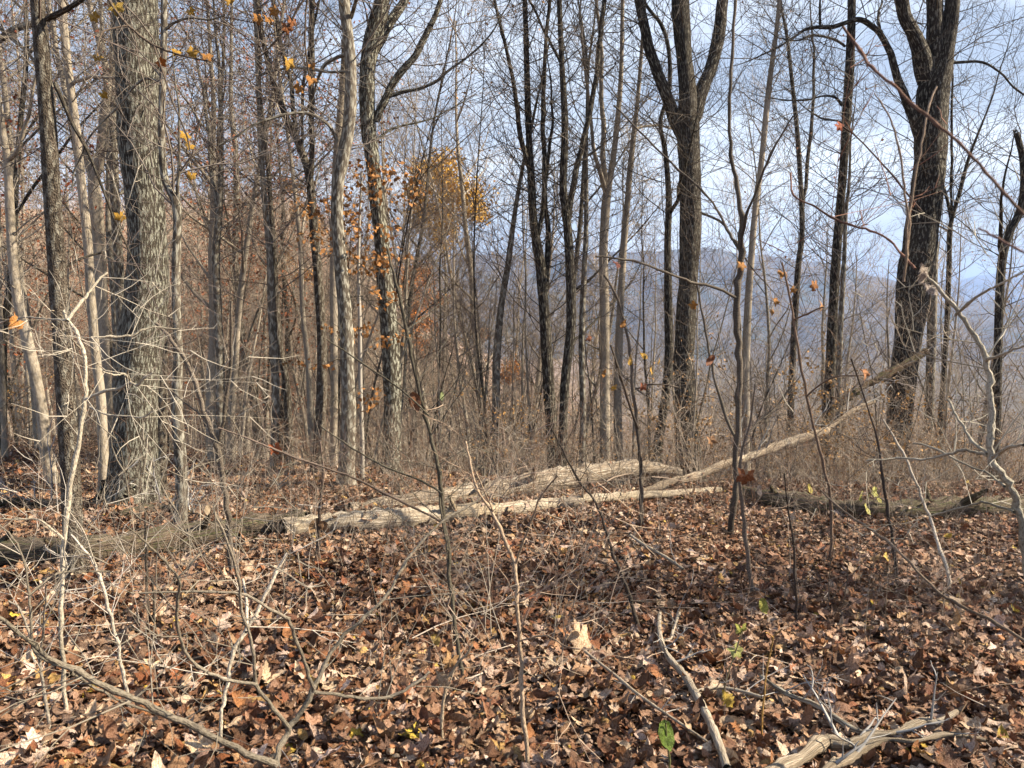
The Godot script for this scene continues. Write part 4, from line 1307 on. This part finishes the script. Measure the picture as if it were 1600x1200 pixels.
func near_saplings() -> void:
	var orange := Color(0.42, 0.2, 0.05)
	var gold := Color(0.5, 0.3, 0.05)
	var list := [
		{"label": "low grey branching shrub sprawling across the near leaves with forked arms", "cat": "shrub", "called": "spreading_shrub", "d": 2.35, "d1": 2.0, "tint": Color(0.2, 0.175, 0.14), "twigs": 5, "free": true,
			"stems": ["432,1196,14 385,1178,12 310,1140,11 240,1108,11 180,1080,10 118,1050,10 62,1018,9 20,980,8 -30,945,7", "430,1194,12 440,1160,11 455,1135,10 490,1080,9 508,1040,8 530,1000,7 570,965,7 606,928,6 630,885,6 660,845,5 695,812,5 735,790,4 762,768,3", "490,1080,7 478,1045,6 462,1000,6 450,968,6 425,955,5 385,930,5 330,925,4 220,927,3", "492,1082,6 530,1086,6 570,1092,6 612,1088,6 650,1068,5 672,1050,4", "452,1140,8 425,1105,7 400,1068,7 395,1010,6 378,955,6 372,905,6 360,860,5 335,800,4", "400,1070,6 350,1060,6 310,1042,6 288,1015,5 276,975,5 277,940,5 279,905,5 250,870,5 222,842,4 200,825,3", "279,903,4 300,880,3 315,860,3", "115,1048,5 55,1020,5 48,960,5 45,930,5 38,880,4 20,840,4 -10,815,3", "45,930,5 75,905,4 95,895,4 130,893,3 170,893,3", "110,1052,5 150,1075,4 200,1100,4 300,1135,4"],
			"depths": [[2.35, 2.0], [2.35, 2.9], [2.45, 2.2], [2.5, 2.7], [2.4, 2.1], [2.2, 1.9], [1.95, 2.0], [2.1, 2.2], [2.15, 2.4], [2.2, 2.5]]},
		{"label": "cream-white slender sapling with sunlit side twigs before the fungus trunk", "d": 3.0, "d1": 3.3, "tint": Color(0.36, 0.325, 0.265), "twigs": 3,
			"stems": ["106,1200,10 103,1140,9 99,1060,8 96,970,8 97,880,8 104,800,8 118,715,8 131,640,7 134,600,6 130,550,6 120,520,6 106,502,6 99,485,5", "105,501,6 128,470,6 148,445,5 166,425,4", "104,500,4 75,499,3 48,496,3 28,496,2", "133,624,5 160,612,5 188,606,5 203,598,5 214,602,4 226,590,4 240,583,3", "203,598,4 194,585,3 178,586,3 160,580,2", "203,598,3 199,580,3 205,578,2", "140,636,3 168,648,3 205,650,3 222,652,3 238,643,2", "142,527,3 172,526,4 205,524,4 222,516,4 243,511,3 280,515,3", "98,842,4 80,825,4 58,812,4 25,812,3 -5,810,2", "125,545,3 112,530,2 105,520,2"]},
		{"label": "thin pale sapling curving out of the sunny leaves, beside the white one", "d": 3.1, "tint": Color(0.48, 0.44, 0.38), "twigs": 3, "stems": ["202,1110,6 192,1050,6 182,1000,6 170,950,6 158,905,6 146,880,5 128,855,4 110,835,3", "150,885,3 130,830,3 108,800,2", "181,995,3 200,980,2 222,965,2"]},
		{"label": "spindly whitish stem at the edge of the near leaves", "d": 2.9, "tint": Color(0.4, 0.36, 0.31), "twigs": 4, "stems": ["80,1140,6 68,1080,5 60,1030,5 45,990,5 30,950,4 12,940,3", "62,1035,4 66,990,4 70,950,3 72,915,3"]},
		{"label": "bright forked stick-like sapling leaning right, ending in a pale broken tip", "d": 2.75, "d1": 3.0, "tint": Color(0.47, 0.42, 0.35), "twigs": 2, "stems": ["345,1128,7 350,1095,7 356,1060,7 366,1015,7 384,988,7 402,955,6 418,920,6 434,890,6 449,864,5", "384,988,5 386,950,5 379,905,4"]},
		{"label": "dark straight sapling with a large brown curled leaf half way up", "short": "brown-leaf sapling", "d": 3.5, "d1": 3.9, "tint": Color(0.09, 0.08, 0.06), "twigs": 7, "stems": ["730,1100,9 722,1050,8 714,990,8 706,930,8 699,860,8 692,800,8 686,740,8 676,690,7 665,650,7 652,595,6 640,540,6 630,492,5 618,440,5 605,390,4", "690,772,4 660,752,4 600,728,4 550,700,3 500,665,3", "672,652,3 630,612,3 570,570,3 510,530,2", "699,860,4 688,790,4 683,720,3"], "leaves": [["beech", 648, 626, 3.7, 40, Color(0.22, 0.1, 0.05)], ["beech", 690, 618, 3.7, 18, Color(0.35, 0.42, 0.2)], ["maple", 700, 672, 3.6, 14, Color(0.5, 0.42, 0.33)]]},
		{"label": "tan upright sapling with a reddish forked top, rising from the bottom edge", "d": 2.7, "d1": 3.1, "tint": Color(0.34, 0.26, 0.19), "twigs": 5, "stems": ["824,1205,8 819,1130,8 815,1060,8 811,990,7 808,930,7 805,885,7 798,865,6 780,825,6 762,790,5 745,765,5 735,725,4 728,690,3", "806,880,5 818,845,4 832,810,4 845,775,4 870,745,3", "812,1002,3 830,997,3 855,994,3 880,1008,3 905,1015,2", "745,765,4 770,800,3 742,735,3"], "leaves": [["maple", 905, 1006, 2.75, 62, Color(0.62, 0.46, 0.31)], ["beech", 898, 992, 2.75, 30, Color(0.6, 0.46, 0.33)], ["beech", 697, 672, 3.1, 13, Color(0.5, 0.4, 0.3)]]},
		{"label": "blackish crooked sapling leaning left over the middle of the slope", "d": 4.3, "d1": 4.6, "tint": Color(0.05, 0.04, 0.033), "twigs": 8, "stems": ["1004,995,7 994,965,6 984,935,6 970,895,6 958,865,5 945,825,5 936,795,5 922,772,4 905,752,4 880,705,3 860,665,3", "984,938,3 1005,940,2 1040,938,2"]},
		{"label": "dark sapling with gold-brown leaf sprays, before the three-limbed tree", "d": 7.0, "tint": Color(0.12, 0.1, 0.085), "twigs": 14, "stems": ["1003,818,8 1003,780,7 1000,720,6 997,670,6 990,610,6 984,550,5 975,500,4 962,460,4 945,430,3", "997,670,5 980,620,5 965,575,4 955,540,3", "990,610,3 1020,600,3 1060,605,2"], "leaves": [["maple", 965, 415, 6.8, 22, Color(0.2, 0.06, 0.04)], ["maple", 918, 530, 6.9, 16, Color(0.25, 0.1, 0.06)], ["oak", 985, 562, 6.9, 22, gold], ["oak", 1005, 555, 6.9, 20, gold], ["oak", 1018, 578, 6.9, 22, gold], ["oak", 1030, 564, 6.9, 16, gold], ["oak", 945, 582, 6.9, 20, orange], ["oak", 960, 605, 6.9, 18, gold], ["maple", 1003, 608, 6.9, 18, Color(0.3, 0.1, 0.05)], ["oak", 975, 505, 6.9, 20, orange]]},
		{"label": "dark near sapling with a V of bare arms, standing right of the three-limbed tree", "short": "dark near sapling", "d": 7.0, "tint": Color(0.1, 0.085, 0.07), "twigs": 16, "reach": 1.8, "stems": ["1143,832,11 1147,790,11 1150,740,10 1152,690,10 1154,620,10 1154,550,10 1152,490,11 1155,440,11 1157,395,10 1158,340,9 1152,290,8 1143,240,7 1140,170,6 1143,90,5 1150,0,5", "1150,465,5 1120,450,5 1080,440,5 1040,425,4 990,408,4 930,400,3", "1158,390,7 1140,365,5 1125,335,4 1100,300,4 1060,265,4 1010,215,3 960,165,3", "1157,395,6 1165,340,5 1185,290,5 1205,240,4 1240,180,3", "1153,695,6 1130,640,5 1112,570,5 1100,500,4 1085,430,4", "1154,690,5 1185,660,4 1210,640,4 1235,605,3"], "leaves": [["maple", 1160, 418, 6.9, 20, orange], ["maple", 1085, 480, 6.9, 18, orange], ["beech", 1110, 562, 6.8, 26, Color(0.26, 0.11, 0.06)], ["maple", 1112, 693, 6.7, 22, Color(0.36, 0.2, 0.1)]]},
		{"label": "slim sapling carrying one big rust-brown maple leaf at knee height", "d": 5.0, "tint": Color(0.17, 0.135, 0.11), "twigs": 5, "stems": ["1180,935,8 1172,885,8 1164,830,8 1160,780,7 1156,740,6 1160,700,5 1172,660,4 1180,600,3"], "leaves": [["maple", 1164, 752, 4.9, 36, Color(0.3, 0.11, 0.045)], ["beech", 1186, 766, 4.9, 24, Color(0.3, 0.24, 0.2)], ["beech", 1192, 945, 4.4, 34, Color(0.42, 0.42, 0.1)]]},
		{"label": "thin black upright stem alone in the right-hand leaves", "d": 4.4, "tint": Color(0.045, 0.035, 0.03), "twigs": 4, "stems": ["1246,985,5 1245,940,5 1242,890,5 1240,850,4 1232,800,3 1225,740,2"]},
		{"label": "dark slender stem bending left over the mossy log", "d": 5.7, "tint": Color(0.09, 0.07, 0.06), "twigs": 6, "stems": ["1404,905,6 1398,860,6 1388,800,5 1380,750,5 1372,690,4 1350,620,3 1330,560,3"]},
		{"label": "pale slanting stem crossing the mossy log toward the stout rim tree", "d": 5.3, "d1": 6.4, "tint": Color(0.4, 0.35, 0.29), "twigs": 4, "stems": ["1484,908,6 1470,860,6 1455,815,5 1440,775,5 1424,735,5 1404,695,4 1380,655,3"]},
		{"label": "long arching brown twig sweeping over the right-hand leaves", "d": 3.4, "d1": 5.6, "tint": Color(0.2, 0.15, 0.11), "twigs": 3, "free": true, "stems": ["1620,1012,6 1560,975,6 1500,945,6 1462,922,5 1425,882,5 1385,845,5 1348,820,4 1310,792,4 1282,766,3"]},
		{"label": "near grey sapling curving upward at the right edge with spreading arms", "short": "curved near sapling", "d": 2.6, "d1": 2.7, "tint": Color(0.34, 0.315, 0.26), "twigs": 3, "free": true,
			"stems": ["1612,960,15 1604,890,14 1597,835,14 1590,790,14 1574,752,13 1552,722,13 1546,690,11 1548,640,10 1546,595,10 1540,562,9 1524,526,8 1505,498,7 1488,476,7 1468,452,6 1448,430,5", "1542,562,6 1562,556,5 1585,546,4 1612,538,4", "1548,712,7 1530,708,6 1505,704,6 1475,712,5 1440,718,4 1400,716,4 1355,720,3", "1543,708,6 1520,690,6 1506,668,5 1492,645,4 1482,625,4", "1494,492,5 1512,475,5 1540,455,4 1565,443,4 1600,424,3", "1552,715,7 1575,700,6 1600,694,5", "1585,800,5 1560,792,5 1535,785,4 1500,795,4 1455,806,3", "1570,760,5 1540,738,4 1500,722,4 1460,700,4 1428,692,3"],
			"depths": [[2.6, 2.7], [2.65, 2.4], [2.65, 3.2], [2.65, 2.9], [2.7, 2.4], [2.6, 2.3], [2.6, 3.0], [2.6, 3.2]], "leaves": [["oak", 1442, 425, 2.6, 52, Color(0.42, 0.35, 0.29)], ["oak", 1452, 450, 2.6, 34, Color(0.48, 0.4, 0.34)]]},
		{"label": "reddish vine stem sweeping down across the stout rim tree, close to the eye", "cat": "vine", "called": "vine", "d": 1.3, "d1": 0.75, "tint": Color(0.15, 0.08, 0.055), "twigs": 0, "free": true, "stems": ["1318,42,4 1345,80,6 1362,105,5 1395,132,5 1428,165,5 1462,192,6 1500,225,5 1540,268,5 1570,302,5 1610,345,5 1660,400,5"]},
		{"label": "blurred reddish twig end poking in below the vine", "cat": "vine", "called": "vine", "d": 0.9, "d1": 0.8, "tint": Color(0.33, 0.2, 0.17), "twigs": 0, "free": true, "stems": ["1530,357,3 1555,370,4 1590,388,4 1630,410,5"]},
		{"label": "pair of thin reddish canes arching up in front of the stout rim tree", "cat": "vine", "called": "cane", "d": 1.7, "tint": Color(0.27, 0.2, 0.15), "twigs": 0, "free": true, "stems": ["1412,440,5 1416,400,5 1418,340,5 1413,290,4 1405,235,4 1395,195,3 1380,165,3 1366,145,2", "1418,400,5 1423,330,5 1432,270,5 1443,210,4 1452,165,4 1463,135,3"]},
		{"label": "arching red-brown cane reaching left from the stout rim tree", "cat": "vine", "called": "cane", "d": 2.0, "d1": 2.6, "tint": Color(0.2, 0.1, 0.07), "twigs": 2, "free": true, "stems": ["1430,420,4 1410,398,4 1390,376,4 1360,360,4 1330,352,4 1300,340,4 1272,322,3 1240,305,3 1236,270,3"]},
		{"label": "limp twig holding clusters of faded orange maple leaves, right of the dark near sapling", "d": 6.2, "tint": Color(0.17, 0.12, 0.09), "twigs": 8, "stems": ["1300,800,6 1285,720,6 1265,640,5 1250,560,5 1240,500,4 1232,450,4 1222,410,3", "1240,500,3 1262,490,3 1285,480,2", "1260,620,3 1300,590,3 1350,587,2"], "leaves": [["maple", 1222, 430, 6.2, 22, orange], ["maple", 1212, 474, 6.2, 20, orange], ["maple", 1207, 490, 6.2, 14, orange], ["maple", 1272, 450, 6.2, 22, Color(0.45, 0.2, 0.07)], ["maple", 1284, 481, 6.2, 22, Color(0.45, 0.24, 0.1)], ["maple", 1238, 455, 6.2, 14, orange], ["maple", 1352, 587, 6.0, 24, Color(0.45, 0.2, 0.08)]]},
		{"label": "thin twig hanging a single red leaf against the sky near the straight dark tree", "d": 5.0, "tint": Color(0.1, 0.07, 0.06), "twigs": 3, "free": true, "stems": ["1440,330,4 1400,280,4 1360,235,3 1325,202,3 1305,195,2"], "leaves": [["maple", 1314, 200, 4.9, 20, Color(0.42, 0.09, 0.03)]]},
		{"label": "pale horizontal twig bearing an orange curled leaf at the left edge", "d": 3.0, "tint": Color(0.3, 0.26, 0.22), "twigs": 2, "free": true, "stems": ["-60,560,4 -30,530,4 0,505,3 18,498,2"], "leaves": [["maple", 21, 507, 3.0, 34, Color(0.55, 0.27, 0.09)]]},
		{"label": "long sagging twig with a rust-red leaf, crossing before the smooth bent trunk", "d": 5.0, "d1": 4.6, "tint": Color(0.13, 0.1, 0.085), "twigs": 4, "free": true, "stems": ["690,815,4 650,795,4 600,770,4 540,742,4 480,722,4 430,703,4 400,690,3 340,668,3"], "leaves": [["maple", 432, 706, 4.8, 26, Color(0.42, 0.13, 0.05)]]},
		{"label": "overhanging maple twig with yellow leaves dangling before the kinked tree", "called": "maple_twig", "cat": "branch", "d": 4.4, "tint": Color(0.09, 0.07, 0.055), "twigs": 5, "free": true, "stems": ["150,-60,6 170,0,5 200,40,4 240,70,4 280,85,3 325,95,3", "240,70,3 270,160,3 292,215,3 300,260,2", "200,40,3 160,50,3 150,90,2"],
			"leaves": [["maple", 181, 17, 4.4, 30, Color(0.42, 0.29, 0.06)], ["maple", 149, 30, 4.4, 22, gold], ["maple", 150, 92, 4.4, 18, gold], ["maple", 274, 83, 4.4, 20, gold], ["maple", 298, 86, 4.4, 22, gold], ["maple", 326, 90, 4.4, 22, orange], ["maple", 255, 100, 4.4, 20, Color(0.5, 0.15, 0.02)], ["maple", 164, 150, 4.4, 18, gold], ["maple", 291, 215, 4.4, 24, gold], ["maple", 295, 230, 4.4, 18, gold], ["maple", 298, 278, 4.4, 18, gold], ["maple", 188, 343, 4.4, 22, gold], ["maple", 300, 20, 4.4, 18, gold], ["maple", 357, 2, 4.4, 24, gold]]},
		{"label": "overhanging twig with orange-brown maple leaves before the dark splitting tree", "called": "maple_twig", "cat": "branch", "d": 4.8, "tint": Color(0.09, 0.07, 0.055), "twigs": 5, "free": true, "stems": ["520,-70,5 480,-10,4 450,40,4 425,70,3 405,90,2", "480,-10,4 476,60,3 482,120,3 468,140,2"],
			"leaves": [["maple", 425, 20, 4.8, 22, orange], ["maple", 422, 33, 4.8, 22, orange], ["maple", 404, 33, 4.8, 22, orange], ["maple", 450, 103, 4.8, 26, gold], ["maple", 485, 127, 4.8, 26, orange], ["maple", 466, 141, 4.8, 24, orange], ["maple", 449, 48, 4.8, 22, Color(0.4, 0.16, 0.06)], ["maple", 456, 38, 4.8, 20, Color(0.4, 0.16, 0.06)], ["maple", 488, 104, 4.8, 18, orange]]},
		{"label": "small green-leaved seedling among brown leaves, right of the lichen-spotted branch", "called": "seedling", "cat": "seedling", "d": 3.3, "tint": Color(0.24, 0.2, 0.12), "twigs": 0, "stems": ["1128,1100,4 1136,1060,3 1146,1030,3 1154,1005,3 1160,985,2"], "leaves": [["maple", 1158, 988, 3.3, 26, Color(0.42, 0.44, 0.1)], ["maple", 1154, 1022, 3.3, 28, Color(0.45, 0.47, 0.16)], ["oak", 1136, 1090, 3.1, 42, Color(0.5, 0.36, 0.07)]]},
		{"label": "single glossy green leaf on a stalk in the bottom leaves", "called": "seedling", "cat": "seedling", "d": 2.55, "tint": Color(0.2, 0.2, 0.09), "twigs": 0, "stems": ["1046,1190,4 1042,1160,3 1040,1130,3"], "leaves": [["beech", 1040, 1146, 2.55, 56, Color(0.13, 0.2, 0.03)]]},
		{"label": "wiry yellow-tan stalk with a Y tip, in shade right of the green seedling", "called": "seedling", "cat": "seedling", "d": 3.0, "tint": Color(0.45, 0.27, 0.09), "twigs": 0, "stems": ["1190,1160,4 1193,1100,3 1200,1040,3 1208,996,3", "1208,996,3 1200,990,2 1196,988,2", "1208,996,3 1216,988,2 1222,983,2"]},
		{"label": "low seedling with yellow-green leaves beside the mossy log", "called": "seedling", "cat": "seedling", "d": 8.2, "tint": Color(0.2, 0.18, 0.09), "twigs": 0, "stems": ["1358,800,4 1356,785,3 1358,770,3"], "leaves": [["beech", 1345, 775, 8.1, 24, Color(0.44, 0.42, 0.12)], ["beech", 1366, 768, 8.1, 24, Color(0.42, 0.42, 0.12)], ["beech", 1372, 778, 8.1, 20, Color(0.44, 0.42, 0.12)], ["beech", 1354, 795, 8.0, 24, Color(0.46, 0.44, 0.14)], ["beech", 1265, 763, 8.3, 20, Color(0.5, 0.42, 0.1)]]},
		{"label": "dry leaf bundle drooping from a bent stalk in the sunny bottom leaves", "d": 2.9, "tint": Color(0.34, 0.28, 0.21), "twigs": 2, "stems": ["690,1120,6 695,1085,5 705,1050,5 730,1020,4 738,1008,3"], "leaves": [["oak", 690, 1060, 2.9, 44, Color(0.46, 0.33, 0.21)], ["oak", 668, 1080, 2.9, 38, Color(0.42, 0.28, 0.17)], ["maple", 700, 1040, 2.9, 36, Color(0.45, 0.28, 0.14)], ["beech", 680, 998, 3.1, 30, Color(0.5, 0.36, 0.12)]]},
		{"label": "drooping tan leaf tent caught on a stem before the bleached log", "d": 5.6, "tint": Color(0.12, 0.09, 0.075), "twigs": 3, "stems": ["494,900,6 497,850,6 500,800,5 505,740,4 500,690,3"], "leaves": [["beech", 492, 820, 5.6, 34, Color(0.34, 0.22, 0.12)], ["beech", 506, 822, 5.6, 30, Color(0.3, 0.18, 0.1)], ["beech", 324, 796, 5.6, 20, Color(0.5, 0.4, 0.28)]]},
		{"label": "dark sapling crossing behind the shrub, with bare forked arms by the kinked tree", "d": 5.2, "tint": Color(0.13, 0.11, 0.09), "twigs": 8, "reach": 1.5, "stems": ["362,880,11 358,820,11 350,760,10 338,700,10 322,655,9 305,600,8 285,555,7 262,525,6 245,505,5", "340,700,6 352,640,6 360,560,5 362,470,4", "322,655,4 290,630,3 255,600,3"]},
		{"label": "thin dark twin stems standing in the shade left of centre", "d": 4.1, "tint": Color(0.06, 0.05, 0.04), "twigs": 4, "stems": ["237,1075,6 234,1000,6 230,930,5 228,860,5 226,800,4", "238,1070,5 240,980,5 238,900,4"]},
	]
	for e in list:
		sapling(e)


func rim_saplings() -> void:
	# a young beech that keeps its copper leaves, in sprays before and behind the sunlit-flank trunk
	var d := 9.9
	var foot := at(566, 770, d)
	foot.y = land(foot.x, foot.z)
	var o := thing("beech_sapling", "young beech with layered sprays of copper leaves round the trunk with one sunlit flank", "sapling", foot)
	var tr := traced("566,780,8 566,700,7 563,600,7 562,500,6 560,420,5 562,340,4 565,270,3", d, d)
	tr[0][0].y = foot.y - 0.05
	var s := Shape.new()
	s.off = foot
	var sm := smooth(tr[0], tr[1], 4)
	tube(s, sm[0], sm[1], 7, Color(0.26, 0.24, 0.21), 0.1, 0.3)
	part("stem", s, mats.twig, o)
	var tw := Shape.new()
	var lf := Shape.new()
	tw.off = foot
	lf.off = foot
	for q in [[505, 322, 45], [528, 318, 40], [600, 258, 40], [622, 268, 40], [572, 290, 35], [505, 368, 35], [490, 378, 20], [580, 356, 34], [590, 395, 34], [560, 412, 40], [605, 405, 30], [562, 508, 26], [608, 458, 22], [608, 527, 22], [578, 616, 26], [520, 512, 14], [485, 566, 14], [640, 300, 26], [545, 345, 22]]:
		var to := at(q[0] + rnd(-12, 12), q[1], d + rnd(-0.5, 0.5))
		var from := at(563 + rnd(-2, 2), q[1] + rnd(15, 40), d)
		var n := (to - from).length()
		var pts := PackedVector3Array([from, from.lerp(to, 0.5) + Vector3(0, 0.05, 0), to])
		tube(tw, pts, PackedFloat32Array([0.006, 0.004, 0.002]), 3, Color(0.17, 0.15, 0.13))
		for k in int(q[2] * 1.6):
			var p: Vector3 = from.lerp(to, rnd(0.45, 1.25)) + Vector3(rnd(-1, 1), rnd(-0.28, 0.28), rnd(-1, 1)) * q[2] * 0.0075
			add_leaflet(lf, p, rnd(0.05, 0.085), Color(0.34, 0.165, 0.055) * rnd(0.5, 1.25))
	part("twigs", tw, mats.twig, o, true)
	part("foliage", lf, mats.leaf, o, true)


func background() -> void:
	# kinds of tree: bare ones, russet, gold, ochre
	var kinds := []
	for k in 7:
		kinds.append(stand_tree(0))
	kinds.append(stand_tree(1))
	kinds.append(stand_tree(1))
	kinds.append(stand_tree(2))
	kinds.append(stand_tree(3))
	kinds.append(stand_tree(4))  # dense-leaved kind, only for the out-of-view trees that shade the slope
	var spots := []
	# gold and orange trees one can pick out
	clump_tree("gold-leaved tree with a compact bright crown behind the half-sunlit trunk", 688, 24.0, 330, Color(0.60, 0.36, 0.06), [[690, 252, 26], [664, 276, 24], [702, 282, 34], [676, 312, 30], [738, 306, 26], [748, 330, 20], [650, 334, 20], [704, 338, 26], [722, 296, 22], [688, 365, 18], [640, 300, 14]])
	clump_tree("low orange-leaved tree just below the gold crown", 640, 28.0, 460, Color(0.52, 0.2, 0.05), [[632, 432, 24], [655, 462, 24], [640, 480, 18], [662, 430, 16], [668, 505, 16], [655, 540, 14], [690, 470, 12]])
	clump_tree("small orange bush-like tree beside the dark clump of stems", 798, 30.0, 590, Color(0.55, 0.24, 0.05), [[798, 566, 15], [806, 582, 12], [788, 590, 10], [750, 520, 10]])
	clump_tree("faint gold-flecked tree between the bent trunk and the V-tree", 470, 26.0, 380, Color(0.45, 0.24, 0.07), [[470, 330, 16], [455, 290, 14], [495, 350, 12], [440, 400, 14], [480, 430, 12]])
	var tries := 0
	while spots.size() < 275 and tries < 6000:
		tries += 1
		var b := rnd(-0.72, 0.72)
		var d := lerpf(12.5, 75.0, pow(rng.randf(), 1.25))
		# thinner to the open valley side
		if b > 0.12 and rng.randf() < 0.62:
			continue
		if b > -0.2 and d < 15.5:
			continue
		var p := Vector3(b * d, 0, -d)
		var free := true
		for q in spots:
			if q.distance_squared_to(p) < 1.4:
				free = false
				break
		if not free:
			continue
		spots.append(p)
		var k := rng.randi() % 7
		if b < -0.25 and rng.randf() < 0.5:
			k = 7 + rng.randi() % 2
		elif rng.randf() < 0.07:
			k = 10
		var size := rnd(0.55, 1.12)
		if b > 0.1:
			size *= 0.85
		var tone: String = (["pale_bark", "pale_bark", "grey_bark", "pale_bark", "dark_bark", "pale_bark"] if b < 0.05 else ["pale_bark", "grey_bark", "grey_bark", "pale_bark", "dark_bark", "grey_bark"])[rng.randi() % 6]
		p.y = land(p.x, p.z)
		var far := "just behind" if d < 19 else "behind" if d < 28 else "well back" if d < 45 else "far back"
		var word: String = ("russet-leaved" if k == 7 or k == 8 else "ochre-flecked" if k == 10 else "bare") + " " + {"pale_bark": "pale", "grey_bark": "grey", "dark_bark": "dark"}[tone]
		copy_of(kinds[k], "stand_tree", "%s tree %s" % [word, far], "tree", "trees of the stand behind the rim", p, rnd(0, TAU), size, tone)
	for q in shade:  # out of view, placed to cast the band of shade across the slope
		var p := Vector3(q[0], land(q[0], q[1]), q[1])
		var c := copy_of(kinds[11], "stand_tree", "unseen russet-leaved tree shading the slope", "tree", "unseen trees that shade the slope", p, rnd(0, TAU), [0.5, 0.6, 0.68, 0.8, 0.55][shade.find(q)], "grey_bark")
		c.position.y -= 0.1
		c.scale = c.scale * Vector3(0.62, 1, 0.62)
	# woods too far to count
	var wood := Node3D.new()
	wood.name = "distant_forest"
	wood.set_meta("kind", "stuff")
	wood.set_meta("label", "bare grey-brown forest covering the slopes beyond the stand")
	wood.set_meta("category", "forest")
	add_child(wood)
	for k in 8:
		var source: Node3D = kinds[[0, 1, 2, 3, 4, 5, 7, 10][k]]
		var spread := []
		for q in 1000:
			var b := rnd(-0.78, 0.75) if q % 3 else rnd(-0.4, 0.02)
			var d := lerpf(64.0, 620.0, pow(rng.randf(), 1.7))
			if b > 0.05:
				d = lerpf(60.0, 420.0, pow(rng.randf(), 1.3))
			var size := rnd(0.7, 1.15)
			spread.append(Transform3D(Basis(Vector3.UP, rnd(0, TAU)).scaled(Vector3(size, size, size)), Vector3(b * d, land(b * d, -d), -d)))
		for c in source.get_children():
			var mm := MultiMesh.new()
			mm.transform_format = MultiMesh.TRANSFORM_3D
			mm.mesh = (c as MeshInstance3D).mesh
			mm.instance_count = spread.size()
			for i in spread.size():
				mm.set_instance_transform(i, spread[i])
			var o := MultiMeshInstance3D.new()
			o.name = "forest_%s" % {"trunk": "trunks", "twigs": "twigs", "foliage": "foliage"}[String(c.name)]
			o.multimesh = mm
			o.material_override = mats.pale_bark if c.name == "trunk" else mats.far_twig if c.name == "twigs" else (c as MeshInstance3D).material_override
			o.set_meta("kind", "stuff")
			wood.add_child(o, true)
	# thin young trees crowding the stand
	var poles := []
	for k in 5:
		poles.append(pole(k))
	for q in 285:
		var b := rnd(-0.7, 0.62) if q % 4 else rnd(-0.42, 0.02)
		if b > 0.05 and q % 3:
			b -= 0.5
		var d := lerpf(12.8, 42.0, pow(rng.randf(), 1.3))
		if b < -0.3:
			d += 2.0
		var p := Vector3(b * d, land(b * d, -d), -d)
		var k := q % 5
		var tone: String = ["pale_bark", "grey_bark", "pale_bark", "dark_bark", "pale_bark"][rng.randi() % 5]
		copy_of(poles[k], "young_tree", "%s %s young tree %s" % [["upright", "wispy", "slanting", "forked", "tufted"][k], {"pale_bark": "pale", "grey_bark": "grey", "dark_bark": "dark"}[tone], "just behind" if d < 17 else "behind" if d < 25 else "well back"], "young tree", "thin young trees of the stand", p, rnd(0, TAU), rnd(0.7, 1.3), tone)
	for q in 80:
		var b := rnd(-0.25, 0.64)
		var d := rnd(11.2, 16.5)
		var p := Vector3(b * d, land(b * d, -d), -d)
		var k := q % 5
		var tone: String = ["grey_bark", "dark_bark", "flaky_bark", "pale_bark"][rng.randi() % 4]
		copy_of(poles[k], "young_tree", "%s %s sapling on the rim" % [["upright", "wispy", "slanting", "forked", "tufted"][k], {"pale_bark": "pale", "grey_bark": "grey", "dark_bark": "dark", "flaky_bark": "brown"}[tone]], "young tree", "thin young trees on the rim", p, rnd(0, TAU), rnd(0.3, 0.75), tone)
	# brush along the rim and in the stand
	var bushes := []
	for k in 5:
		bushes.append(brush(k))
	for q in 72:
		var b := rnd(-0.7, 0.7)
		var d := rnd(10.5, 17.0)
		if q % 3 == 0:
			b = rnd(0.1, 0.68)
		if b < -0.25:
			d += rnd(0.0, 12.0)
		var p := Vector3(b * d, land(b * d, -d), -d)
		var k := q % 5
		copy_of(bushes[k], "brush", "%s" % ["wiry brush flecked with ochre leaves", "brown brush with many small gold leaves", "pale bare brush", "dark brush with brown leaves", "dense tan-leaved brush"][k], "brush", "brush along the rim", p, rnd(0, TAU), lerpf(0.3, 1.15, pow(rng.randf(), 1.4)), "brush")
	# hair-thin bare shrubs tangling the near slope
	var thin := []
	for k in 4:
		thin.append(thin_shrub(k))
	for q in 112:
		var d := sqrt(lerpf(14.0, 120.0, rng.randf()))
		var x := rnd(-0.9, 1) * 0.68 * d
		if q % 2 == 0:
			d = rnd(8.0, 12.0)
			x = rnd(-0.5, 1) * 0.68 * d
		var p := Vector3(x, land(x, -d), -d)
		var k := q % 4
		copy_of(thin[k], "thin_shrub", "%s %s" % [["pale arching thin-twigged shrub", "dark tangled thin-twigged shrub", "red-brown whip-like shrub", "grey airy thin-twigged shrub"][k], "near the front" if d < 5.5 else "mid-slope" if d < 8.0 else "by the logs"], "shrub", "hair-thin bare shrubs on the slope", p, rnd(0, TAU), rnd(0.5, 0.95))
	var shoots := []
	for k in 5:
		shoots.append(seedling(k))
	for q in 240:
		var d := sqrt(lerpf(8.0, 110.0, rng.randf()))
		var x := rnd(-1, 1) * (0.66 * d)
		var p := Vector3(x, land(x, -d), -d)
		var k := q % 5
		copy_of(shoots[k], "seedling", "%s %s" % [["black wispy seedling", "tan wispy seedling", "red-brown wispy seedling", "cream wispy seedling", "grey wispy seedling"][k], "near the front" if d < 5.5 else "mid-slope" if d < 8.0 else "by the logs"], "seedling", "wispy seedlings in the leaf litter", p, rnd(0, TAU), rnd(0.45, 1.0) * (0.75 if d < 5.5 else 1.0))
